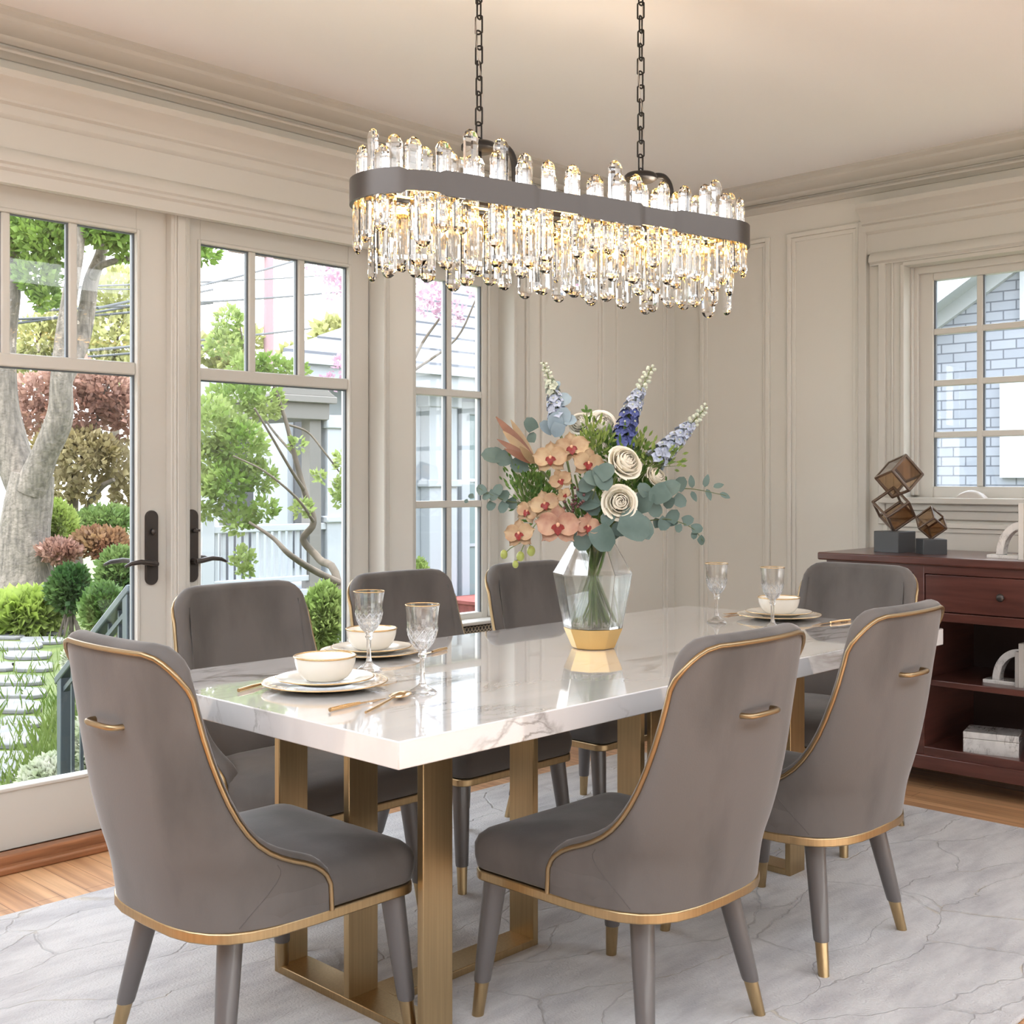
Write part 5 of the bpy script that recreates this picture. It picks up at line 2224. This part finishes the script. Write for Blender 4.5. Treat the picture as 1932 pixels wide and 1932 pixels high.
def tree(name, label, cat, limbs, clouds, d0, leaf, density, m_leaf, m_bark, seed, group=None, zscale=1.0):
    """limbs: lists of (px, py, radius px, dd); clouds: (px, py, rx px, rz px, dd)."""
    rnd = random.Random(seed)
    x, y, r, dd = limbs[0][0]
    base = P(x, y, d0 + dd)
    base.z = GZ
    root = thing(name, label, cat, base, group=group)
    b = B()
    for lm in limbs:
        pts = [P(x, y, d0 + dd) for x, y, r, dd in lm]
        if lm is limbs[0]:
            pts[0].z = GZ - .02
        rs = [r * (d0 + dd) / FPX for x, y, r, dd in lm]
        full = bez(pts, 5)
        rr = []
        for i in range(len(full)):
            t = i / (len(full) - 1) * (len(rs) - 1)
            k = min(int(t), len(rs) - 2)
            rr.append((rs[k] + (rs[k + 1] - rs[k]) * (t - k)) * (1 + .06 * mnoise.noise(full[i] * 2.3)))
        b.tube([q - base for q in full], rr, 12 if max(rs) > .05 else 7)
    b.obj('trunk', m_bark, root, smooth=70)
    by = {}
    for cl in clouds:
        by.setdefault(cl[5] if len(cl) > 5 else 0, []).append(cl)
    for k, cls in by.items():
        b = B()
        for cl in cls:
            x, y, rx, rz, dd = cl[:5]
            c = P(x, y, d0 + dd) - base
            k_ = (d0 + dd) / FPX
            rad = (rx * k_, rx * k_, rz * k_)
            n = int(density * rx * rz)
            leaves(b, c, rad, n, leaf, leaf * .7, rnd)
        b.obj('foliage', m_leaf[k] if isinstance(m_leaf, (list, tuple)) else m_leaf, root)
    return root


F_GREEN = foliage_mat('maple_green', (0.067, 0.145, 0.021), (0.206, 0.303, 0.061), 1.2)
F_RED = foliage_mat('red_maple', (0.218, 0.103, 0.073), (0.399, 0.254, 0.200), 1.0)
F_TAN = foliage_mat('tan_maple', (0.200, 0.157, 0.061), (0.399, 0.339, 0.206), 1.2)
F_YEL = foliage_mat('spring_yellow_green', (0.266, 0.290, 0.097), (0.436, 0.424, 0.206), .4)
F_LIME = foliage_mat('lime_green', (0.206, 0.285, 0.043), (0.375, 0.448, 0.133), 2.0)
F_MID = foliage_mat('mid_green', (0.067, 0.128, 0.031), (0.182, 0.254, 0.079), 2.0)
F_DARK = foliage_mat('dark_green', (0.031, 0.073, 0.019), (0.109, 0.176, 0.048), 2.0)
F_RUST = foliage_mat('rust_leaf', (0.194, 0.079, 0.048), (0.315, 0.200, 0.097), 2.0)
F_PALE = foliage_mat('pale_flowering', (0.254, 0.303, 0.169), (0.484, 0.484, 0.399), 9.0)
F_PINK = foliage_mat('pink_blossom', (0.375, 0.218, 0.290), (0.515, 0.399, 0.448), 3.0)
F_TREE2 = foliage_mat('young_tree_green', (0.121, 0.206, 0.036), (0.315, 0.375, 0.133), 2.6)

tree('big_tree', 'big grey-barked forked tree seen through the left door leaf', 'tree',
     [[(44, 1137, 66, 0), (44, 1080, 52, 0), (46, 1010, 46, 0), (54, 950, 44, 0), (62, 895, 38, 0)],
      [(52, 935, 32, .1), (22, 850, 34, .2), (2, 750, 30, .2), (8, 640, 22, .2), (22, 540, 17, .2), (20, 460, 12, .3), (50, 400, 8, .4)],
      [(58, 925, 32, -.1), (84, 858, 26, -.2), (112, 790, 25, -.3), (116, 720, 21, -.4), (122, 640, 18, -.4), (133, 550, 14, -.4), (148, 470, 11, -.4), (150, 400, 8, -.4)],
      [(120, 720, 16, .2), (150, 650, 17, .5), (163, 590, 16, .6), (172, 530, 14, .6), (190, 480, 11, .6), (205, 410, 9, .6)],
      [(172, 530, 9, .6), (186, 505, 7, .4), (215, 493, 6, .3), (250, 487, 4, .2)]],
     [(60, 430, 45, 35, 0), (95, 460, 50, 40, 0), (70, 520, 40, 34, 0), (110, 420, 40, 28, .3), (85, 560, 28, 22, 0), (200, 440, 42, 26, 0), (232, 465, 28, 26, .2), (178, 425, 30, 30, -.3), (10, 470, 40, 60, .2), (125, 380, 60, 40, 0), (385, 478, 24, 18, -2), (250, 380, 60, 40, 0)],
     15.8, .11, .36, F_GREEN, M_BARK, 1)
tree('red_maple', 'red-leaved maple with tan lower leaves behind the big tree trunk', 'tree',
     [[(146, 1098, 16, 0), (140, 1030, 12, 0), (136, 980, 12, 0), (140, 900, 9, 0)], [(138, 1000, 8, 0), (165, 955, 6, -.2), (190, 920, 6, -.3), (215, 905, 4, -.4)], [(140, 920, 6, 0), (110, 850, 5, 0), (90, 780, 4, 0)], [(140, 900, 6, 0), (180, 800, 4, 0), (205, 720, 3, 0)]],
     [(80, 740, 48, 38, .5), (140, 715, 55, 35, 0), (205, 740, 50, 42, 0), (60, 790, 45, 32, .4), (240, 780, 35, 45, 0), (150, 780, 60, 36, 0),
      (105, 850, 42, 34, -.2, 1), (165, 850, 55, 38, -.4, 1), (215, 870, 45, 40, 0, 1), (120, 915, 36, 30, -.3, 1), (165, 920, 22, 26, -.3, 1), (238, 930, 26, 34, .2, 1)],
     19, .12, .34, [F_RED, F_TAN], M_TWIG, 2)
GB = 'yellow-green spring trees far behind the garden'
for i, (limbs, clouds, d, lab) in enumerate((
        ([[(215, 1010, 9, 0), (218, 800, 7, 0), (220, 600, 4, 0)]], [(222, 550, 45, 45, 0), (215, 630, 60, 48, 0), (190, 690, 50, 30, 0), (245, 700, 40, 30, 0)], 34, 'yellow-green far tree seen in top right pane of left door leaf'),
        ([[(70, 1010, 9, 0), (74, 800, 7, 0), (72, 560, 4, 0)]], [(75, 640, 50, 42, 0), (45, 690, 40, 34, 0), (110, 600, 30, 40, 0), (120, 680, 40, 30, 0)], 34, 'yellow-green far tree between the forks of big tree'),
        ([[(610, 1010, 7, 0), (612, 850, 5, 0), (615, 660, 3, 0)]], [(625, 640, 32, 36, 0), (600, 690, 30, 26, 0), (560, 680, 30, 26, 0)], 24, 'yellow-green far tree in the upper right pane of right door leaf'),
        ([[(410, 1010, 7, 0), (408, 850, 5, 0), (405, 700, 3, 0)]], [(395, 665, 40, 26, 0), (440, 690, 36, 24, 0), (470, 640, 24, 20, 0)], 26, 'yellow-green far tree in the upper left pane of right door leaf'))):
    tree('spring_tree', lab, 'tree', limbs, clouds, d, .22, .30, F_YEL, M_TWIG, 20 + i, GB)
tree('slender_tree', 'slender leaning tree with bright green leaves in front of the white porch', 'tree',
     [[(668, 1235, 9, -.3), (640, 1110, 8, -.2), (602, 1055, 7.5, 0), (572, 1018, 7, 0), (592, 985, 6.5, 0), (574, 925, 6, 0), (556, 860, 5, 0), (538, 790, 4, 0), (515, 720, 3, 0)],
      [(640, 1100, 7, -.2), (590, 1075, 6.5, -.3), (545, 1045, 5.5, -.5), (515, 1015, 4, -.5), (470, 985, 2.5, -.5)],
      [(574, 925, 4, 0), (545, 880, 3, -.2), (510, 820, 2.5, -.4), (480, 770, 2, -.5)],
      [(556, 860, 3, 0), (500, 790, 2, .3), (470, 700, 2, .3), (450, 600, 1, .3)],
      [(592, 985, 3.5, 0), (560, 940, 2.5, -.3), (500, 890, 2, -.5), (440, 860, 1.5, -.6)],
      [(540, 800, 2.5, 0), (580, 815, 2, .2), (610, 850, 2, .2), (640, 890, 1.5, .2)]],
     [(400, 800, 42, 50, -.3), (440, 760, 48, 44, 0), (395, 880, 40, 50, -.3), (455, 840, 48, 48, -.3), (500, 760, 34, 34, 0), (430, 910, 42, 38, -.4), (385, 950, 34, 34, -.4), (470, 700, 36, 34, .2), (430, 610, 26, 30, .3), (425, 650, 34, 26, .3),
      (450, 980, 30, 26, -.4), (495, 900, 26, 30, -.3), (510, 690, 30, 24, .2), (555, 700, 24, 20, .3), (570, 960, 18, 16, -.1), (460, 1060, 18, 26, -.4), (500, 960, 22, 22, -.4), (600, 900, 12, 10, .2), (640, 930, 12, 30, .2), (645, 870, 10, 20, .2), (560, 840, 14, 12, 0)],
     7.2, .040, .34, F_TREE2, M_TWIG, 3)
tree('blossom_tree', 'pink blossoming tree in front of the grey house roof', 'tree',
     [[(742, 1090, 9, 0), (745, 900, 7, 0), (752, 760, 5, 0), (790, 660, 3, 0), (830, 600, 2, 0)], [(752, 780, 4, 0), (700, 720, 3, 0), (640, 690, 2, 0)], [(780, 700, 3, 0), (860, 640, 2, 0), (900, 560, 1.5, 0)]],
     [(810, 560, 36, 34, 0), (850, 590, 26, 24, 0), (895, 540, 26, 18, 0), (650, 690, 24, 18, 0), (625, 720, 20, 14, 0), (605, 500, 30, 20, 0), (630, 540, 20, 26, 0)],
     9.4, .045, .20, F_PINK, M_TWIG, 4)


def shrub(name, label, x, y, rx, rz, m, d, leaf=.07, dens=.55, seed=0, group=None, lift=.0):
    rnd = random.Random(seed * 13 + 5)
    c = P(x, y, d)
    k = d / FPX
    base = Vector((c.x, c.y, GZ))
    root = thing(name, label, 'shrub', base, group=group)
    b = B()
    rel = c - base
    n = int(dens * rx * rz)
    for q in range(5):
        o = Vector((rnd.uniform(-.5, .5) * rx * k, rnd.uniform(-.5, .5) * rx * k, rnd.uniform(-.25, .35) * rz * k)) if q else Vector((0, 0, 0))
        sc = 1 if q == 0 else .6
        leaves(b, rel + o, (rx * k * sc, rx * k * sc, rz * k * sc), n if q == 0 else int(n * .4), leaf, leaf * .62, rnd, .5)
    b.obj('foliage', m, root)
    b = B()
    for q in range(7):
        e_ = rel + Vector((rnd.uniform(-.6, .6) * rx * k, rnd.uniform(-.6, .6) * rx * k, rnd.uniform(-.3, .3) * rz * k))
        b.tube([(rnd.uniform(-.1, .1), rnd.uniform(-.1, .1), -.02), e_ * .5 + Vector((0, 0, .05)), e_], [.02, .014, .006], 6)
    b.obj('stems', M_TWIG, root)
    return root


shrub('hosta', 'bright lime leafy clump at the foot of big tree by the stone path', 52, 1158, 62, 30, F_LIME, 12.6, .16, 1.0, 1)
shrub('shrub', 'rounded yellow-green bush right of the big trunk, below red maple', 108, 995, 36, 46, F_LIME, 16.5, .09, .8, 2)
shrub('shrub', 'flat-topped green hedge bush right of the yellow-green one', 200, 985, 54, 30, F_MID, 18, .08, .9, 3)
shrub('shrub', 'rusty red low bush in front of the flat-topped green hedge bush', 195, 1025, 48, 28, F_RUST, 16, .08, .7, 4)
shrub('shrub', 'purple-brown low bush beside big trunk under the yellow-green bush', 112, 1040, 40, 22, F_RED, 15.6, .08, .7, 5)
shrub('shrub', 'dark green clipped bush beside the lime clump', 132, 1112, 34, 46, F_DARK, 12.4, .07, .8, 6)
shrub('shrub', 'grey-green feathery bush next to the left door handle', 222, 1085, 36, 52, F_MID, 10.5, .06, .8, 7)
shrub('shrub', 'mid green bush behind the top of iron railing', 195, 1150, 38, 46, F_MID, 9.8, .06, .8, 8)
shrub('shrub', 'pale flowering bush bordering the stone path behind railing post', 150, 1245, 30, 28, F_PALE, 8.2, .035, 1.2, 9)
shrub('shrub', 'pale flowering bush at the bottom of left door glass', 105, 1470, 62, 40, F_PALE, 6.1, .04, .9, 10)
shrub('shrub', 'pale leafy bush showing between the iron balusters', 190, 1400, 40, 75, F_PALE, 5.75, .04, .55, 11)
shrub('shrub', 'bright green bush at the foot of slender tree below the porch', 612, 1165, 36, 60, F_TREE2, 6.4, .045, .6, 12)
shrub('shrub', 'small green bush at the left edge of the narrow window', 785, 1085, 20, 30, F_TREE2, 9.0, .05, .7, 13)
shrub('shrub', 'dark green hedge bush behind the porch railing', 470, 1010, 70, 45, F_MID, 14, .09, .8, 14)
shrub('shrub', 'green hedge bush far behind the slender tree', 385, 980, 60, 50, F_TAN, 21, .12, .7, 15)

# grass verge
b = B()
rnd = random.Random(9)
for k in range(5200):
    x = rnd.uniform(-40, 260)
    y = rnd.uniform(1195, 1520)
    p = gp(x, y)
    edge = 190 - (y - 1195) * .47
    if x < edge - 20 and rnd.random() < .82:
        continue
    d = Vector((rnd.uniform(-.6, .6), rnd.uniform(-.6, .6), 1)).normalized()
    s = d.cross(Vector((rnd.uniform(-1, 1), rnd.uniform(-1, 1), .1))).normalized()
    b.quad_leaf(p, d, s, rnd.uniform(.08, .20), .014)
tag(b.obj('grass', foliage_mat('verge_grass', (0.067, 0.113, 0.017), (0.151, 0.188, 0.054), 1.5)), 'bright green grass verge growing along the stone path', 'grass', kind='stuff')

# flagstones
k = 0
FS = [(60, 1452, 190, 52), (-10, 1395, 170, 40), (42, 1368, 80, 18), (20, 1338, 120, 22), (30, 1312, 120, 18), (28, 1288, 120, 16), (62, 1262, 90, 16), (-6, 1262, 80, 14), (50, 1240, 100, 13), (20, 1222, 120, 12), (80, 1212, 90, 11), (10, 1204, 80, 8), (95, 1196, 60, 7)]
WHERE = ['nearest to the doors', 'second nearest to the doors', 'small one beside second nearest stone', 'fourth from the doors', 'fifth from the doors', 'sixth from the doors', 'right one of a pair, seventh row from the doors', 'left one of a pair, seventh row from the doors', 'eighth row from the doors', 'ninth row from the doors', 'beside lime clump, right of the last stones', 'farthest left one below the lime clump', 'farthest right one at the lime clump']
for (x, y, w, h), wh in zip(FS, WHERE):
    c = gp(x, y)
    pts = []
    rr = random.Random(int(x * 7 + y))
    n = 11
    for q in range(n):
        a = 2 * PI * q / n
        s = (abs(math.cos(a)) ** 4 + abs(math.sin(a)) ** 4) ** -.25
        e_ = gp(x + math.cos(a) * s * w / 2 * rr.uniform(.88, 1.05), y - math.sin(a) * s * h / 2 * rr.uniform(.88, 1.05))
        pts.append((e_.x - c.x, e_.y - c.y))
    b = B()
    b.prism(pts, 0, .035)
    tag(b.obj('flagstone', M_STONE, loc=(c.x, c.y, GZ), bevel=.008), 'grey flagstone of the garden path, ' + wh, 'paving stone', 'flagstones of the garden path')

# iron stair railing
p0, p1 = P(121, 1275, 5.35), P(246, 1117, 4.75)
root = thing('stair_railing', 'dark iron stair railing outside the left door leaf', 'railing', (p0.x, p0.y, GZ))
base = root.location.copy()
b = B()
up = Vector((0, 0, .03))
d = (p1 - p0).normalized()
s = d.cross(Vector((0, 0, 1))).normalized()
def bar(b, a, c, w, h):
    a, c = Vector(a), Vector(c)
    dd = (c - a).normalized()
    ss = dd.cross(Vector((0, 0, 1)))
    ss = ss.normalized() if ss.length > .01 else Vector((1, 0, 0))
    uu = ss.cross(dd)
    b.loft([[q + ss * (w / 2 * i) + uu * (h / 2 * j) for i, j in ((-1, -1), (1, -1), (1, 1), (-1, 1))] for q in (a, c)])
bar(b, p0 - d * .06 - base, p1 + d * .04 - base, .055, .035)
b.obj('handrail', M_IRON, root, bevel=.006)
for q in (p0, p1):
    b = B()
    g0 = GZ if q is p0 else -.12
    b.box(((q - base).x, (q - base).y, (q.z + g0) / 2 - base.z), (.05, .05, q.z - g0), math.atan2(d.y, d.x))
    b.obj('post', M_IRON, root, bevel=.004)
b = B()
lo = Vector((0, 0, .68))
bar(b, p0 - lo - base, p1 - lo - base, .03, .025)
bar(b, p0 - Vector((0, 0, .07)) - base, p1 - Vector((0, 0, .07)) - base, .025, .02)
b.obj('lower_rail', M_IRON, root)
for q in range(1, 7):
    pt = p0.lerp(p1, q / 7) - base
    b = B()
    b.box((pt.x, pt.y, pt.z - .36), (.014, .014, .68), math.atan2(d.y, d.x))
    b.obj('baluster', M_IRON, root)

# ---- white house with porch
HX0, HX1, HYF = 4.72, 10.5, 7.0
hs = thing('white_house', 'white house with grey slate roof beyond the narrow window', 'house', (HX0, HYF, GZ))
o_ = Vector((HX0, HYF, GZ))
def rel(b):
    b.bm.transform(Matrix.Translation(-o_))
    return b
rel(B().b2(HX0, HX1, HYF, HYF + 1.9, GZ, 2.2)).obj('wall', M_SIDING, hs)
b = B()
ez, ey = 2.22, HYF - .42
b.loft([[(HX0 - .35, ey, ez), (HX1, ey, ez), (HX1, HYF + 1.5, 3.45), (8.2, HYF + 1.5, 3.45)], [(HX0 - .35, ey, ez + .05), (HX1, ey, ez + .05), (HX1, HYF + 1.5, 3.50), (8.2, HYF + 1.5, 3.50)]])
# slate courses
for k in range(7):
    t = k / 7
    y_, z_ = ey + (HYF + 1.5 - ey) * t, ez + .05 + (3.47 - ez - .05) * t
    xl, xu = HX0 - .35 + (8.2 - HX0 + .35) * t, HX0 - .35 + (8.2 - HX0 + .35) * min(1, t + .145)
    b.loft([[(xl, y_ - .01, z_), (HX1, y_ - .01, z_), (HX1, y_ + .28, z_ + .19), (xu, y_ + .28, z_ + .19)], [(xl, y_ - .02, z_ + .035), (HX1, y_ - .02, z_ + .035), (HX1, y_ + .28, z_ + .20), (xu, y_ + .28, z_ + .20)]])
rel(b).obj('roof', mat('slate_roof_grey', (0.16, 0.17, 0.19), .8, noise=(3, .2)), hs)
b = B()
b.b2(HX0 - .36, HX1, ey - .03, ey + .02, 2.07, 2.25)
b.b2(HX0 - .36, HX1, ey - .09, ey - .02, 2.19, 2.27)
b.b2(HX0 - .34, HX1, ey, HYF, 2.05, 2.08)
rel(b).obj('eave', M_WHITE, hs)
b = B()
b.b2(6.26, 6.62, HYF - .14, HYF, GZ, 2.06)
b.b2(6.22, 6.66, HYF - .17, HYF, 1.15, 1.22)
b.b2(6.22, 6.66, HYF - .17, HYF, 1.92, 2.06)
rel(b).obj('pilaster', M_WHITE, hs, bevel=.01)
b = B()
for (a0, a1, c0, c1) in ((6.76, 6.87, -.1, 2.0), (7.62, 7.73, -.1, 2.0), (6.76, 7.73, 1.87, 2.0), (6.76, 7.73, -.16, -.05)):
    b.b2(a0, a1, HYF - .06, HYF, c0, c1)
wf = rel(b).obj('window', M_WHITE, hs, bevel=.008)
rel(B().b2(6.87, 7.62, HYF - .02, HYF - .005, -.05, 1.87)).obj('pane', M_DGLASS, wf)
b = B()
for z_ in (.55, 1.2):
    b.b2(6.87, 7.62, HYF - .035, HYF - .02, z_, z_ + .03)
rel(b).obj('glazing_bar', M_WHITE, wf)
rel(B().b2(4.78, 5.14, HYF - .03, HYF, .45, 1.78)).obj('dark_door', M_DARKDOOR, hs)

# porch
PX0, PX1, PY = 2.90, 4.32, 5.5
po = thing('porch', 'white porch with hooded entrance behind the slender tree', 'porch', (PX0, PY, GZ))
o_ = Vector((PX0, PY, GZ))
b = B()
b.b2(PX0, PX1, PY, 6.35, .30, .42)
rel(b).obj('porch_floor', M_WHITE, po)
rel(B().b2(PX0 + .03, PX1 - .03, PY + .03, 6.33, GZ, .30)).obj('skirt', mat('porch_skirt', (.30, .34, .27), .8), po)
b = B()
b.b2(3.50, 4.02, PY - .02, 6.3, 1.66, 1.78)
b.b2(3.46, 4.06, PY - .06, 6.34, 1.78, 1.83)
b.loft([[(3.46, PY - .05, 1.83), (4.06, PY - .05, 1.83), (3.76, PY - .05, 2.02)], [(3.46, 6.3, 1.83), (4.06, 6.3, 1.83), (3.76, 6.3, 2.02)]])
rel(b).obj('entrance_hood', M_SOFFIT, po, bevel=.006)
b = B()
b.b2(3.87, 3.97, PY + .02, PY + .12, .42, 1.66)
rel(b).obj('hood_post', M_SOFFIT, po)
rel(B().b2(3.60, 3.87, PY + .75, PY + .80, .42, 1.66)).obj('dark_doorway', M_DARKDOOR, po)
b = B()
b.b2(4.02, 4.20, PY + .0, PY + .18, GZ, 1.66)
b.b2(4.00, 4.22, PY - .02, PY + .2, 1.60, 1.70)
b.b2(4.00, 4.22, PY - .02, PY + .2, .90, .95)
rel(b).obj('corner_column', M_WHITE, po, bevel=.01)
rl = thing('porch_railing', 'white porch railing with slim balusters seen through the right door leaf', 'railing', (PX0, PY, .42))
o_ = Vector((PX0, PY, .42))
rel(B().b2(2.86, 4.02, PY + .02, PY + .09, .85, .90)).obj('top_rail', M_WHITE, rl, bevel=.006)
rel(B().b2(2.86, 4.02, PY + .03, PY + .08, .48, .52)).obj('bottom_rail', M_WHITE, rl, bevel=.004)
for k in range(15):
    x_ = 3.10 + k * .062
    rel(B().b2(x_ - .012, x_ + .012, PY + .043, PY + .067, .52, .85)).obj('baluster', M_WHITE, rl)
b = B()
b.b2(2.96, 3.06, PY, PY + .10, .42, .96)
b.b2(2.945, 3.075, PY - .015, PY + .115, .96, .985)
rel(b).obj('newel_post', M_WHITE, rl, bevel=.006)
st = thing('brick_steps', 'red brick steps with white edges beside the white house', 'steps', (6.6, 5.9, GZ))
o_ = Vector((6.6, 5.9, GZ))
for k in range(3):
    f_ = rel(B().b2(6.3, 7.6, 5.6 + k * .3, 6.80, GZ + k * .17, GZ + k * .17 + .14)).obj('step', M_BRICK, st)
    rel(B().b2(6.28, 7.62, 5.58 + k * .3, 6.80, GZ + k * .17 + .14, GZ + k * .17 + .17)).obj('tread', M_WHITE if k < 2 else M_BRICK, st)

# ---- grey shingled house beyond the right window
GX = 8.0
gh = thing('shingled_house', 'blue-grey shingled house with white gable boards beyond the right window', 'house', (GX, 1, GZ))
o_ = Vector((GX, 1, GZ))
pk_y, pk_z, sl = .3, 3.90, .62
b = B()
yl = 3.6
zl = pk_z - (yl - pk_y) * sl
pts = [(-3.0, GZ), (yl, GZ), (yl, zl), (pk_y, pk_z), (-3.0, pk_z - (3.0 + pk_y) * sl)]
b.loft([[(GX, y, z) for y, z in pts], [(GX + 5, y, z) for y, z in pts]])
rel(b).obj('wall', M_SHINGLE, gh)
b = B()
n_ = Vector((0, sl, 1)).normalized()
for sg in (1, -1):
    y_e = yl + .35 if sg > 0 else -3.3
    for (x_a, x_b, dz0, dz1) in ((GX - .05, GX, -.02, .20), (GX - .30, GX - .05, .10, .15), (GX - .34, GX - .27, .06, .26)):
        b.loft([[(x_a, pk_y, pk_z + dz0), (x_b, pk_y, pk_z + dz0), (x_b, pk_y, pk_z + dz1), (x_a, pk_y, pk_z + dz1)],
                [(x_a, y_e, pk_z - abs(y_e - pk_y) * sl + dz0), (x_b, y_e, pk_z - abs(y_e - pk_y) * sl + dz0), (x_b, y_e, pk_z - abs(y_e - pk_y) * sl + dz1), (x_a, y_e, pk_z - abs(y_e - pk_y) * sl + dz1)]])
rel(b).obj('gable_board', M_WHITE, gh)
b = B()
for sg in (1, -1):
    y_e = yl + .4 if sg > 0 else -3.4
    ze = pk_z - abs(y_e - pk_y) * sl
    b.loft([[(GX - .36, pk_y, pk_z + .26), (GX + 5, pk_y, pk_z + .26), (GX + 5, pk_y, pk_z + .31), (GX - .36, pk_y, pk_z + .31)], [(GX - .36, y_e, ze + .26), (GX + 5, y_e, ze + .26), (GX + 5, y_e, ze + .31), (GX - .36, y_e, ze + .31)]])
rel(b).obj('roof', mat('grey_house_roof', (.30, .31, .33), .8), gh)
for (y1_, y0_, z0_, z1_, nm) in ((2.11, .85, 1.235, 1.99, 'window'), (1.955, 1.05, 2.45, 3.2, 'window')):
    b = B()
    tw = .19
    for (a0, a1, c0, c1) in ((y1_ - tw, y1_, z0_, z1_), (y0_, y0_ + tw, z0_, z1_), (y0_, y1_, z1_ - tw, z1_), (y0_, y1_, z0_, z0_ + .12)):
        b.b2(GX - .05, GX, a0, a1, c0, c1)
    b.b2(GX - .035, GX, y0_ + tw, y1_ - tw, (z0_ + z1_) / 2 - .03, (z0_ + z1_) / 2 + .03)
    wf = rel(b).obj(nm, M_WHITE, gh)
    rel(B().b2(GX - .02, GX - .002, y0_ + tw, y1_ - tw, z0_ + .12, z1_ - tw)).obj('pane', M_DGLASS, wf)

# ---- pole and wires
pb_ = P(507, 1010, 26)
pole = thing('utility_pole', 'pinkish wooden utility pole seen in the middle top pane of right door leaf', 'pole', (pb_.x, pb_.y, GZ))
B().lathe([(.13, 0), (.10, 7.2)], 10).obj('shaft', M_POLE, pole, smooth=60)
B().b2(-1.0, 1.0, -.05, .05, 6.5, 6.65).obj('crossarm', M_POLE, pole)
WL = [((300, 553, 20), (570, 486, 26), 'steeply rising upper wire in the top panes of right door leaf'),
      ((300, 532, 20), (680, 512, 30), 'thin level wire just below the highest one behind right door leaf'),
      ((280, 572, 20), (680, 545, 30), 'heavy wire crossing the pole at mid-height of upper panes'),
      ((300, 646, 20), (680, 605, 30), 'lowest wire crossing the upper panes of right door leaf'),
      ((60, 603, 20), (330, 558, 22), 'upper of two heavy wires in left door leaf'),
      ((60, 598, 20), (330, 577, 22), 'lower of two heavy wires in left door leaf'),
      ((40, 676, 20), (330, 655, 22), 'lowest wire just above the long muntin of left door leaf'),
      ((150, 541, 24), (330, 540, 26), 'thin high wire in top right pane of left door leaf')]
for a, c, lab in WL:
    pa, pc = P(*a), P(*c)
    pa, pc = pa - (pc - pa) * .3, pc + (pc - pa) * .3
    m_ = pa.lerp(pc, .5) - Vector((0, 0, .06))
    b = B()
    b.tube([q - pa for q in bez([pa, m_, pc], 8)], .014 if 'thin' in lab else .022, 6)
    tag(b.obj('power_line', M_WIRE, loc=pa), lab, 'wire', 'power lines behind the garden')
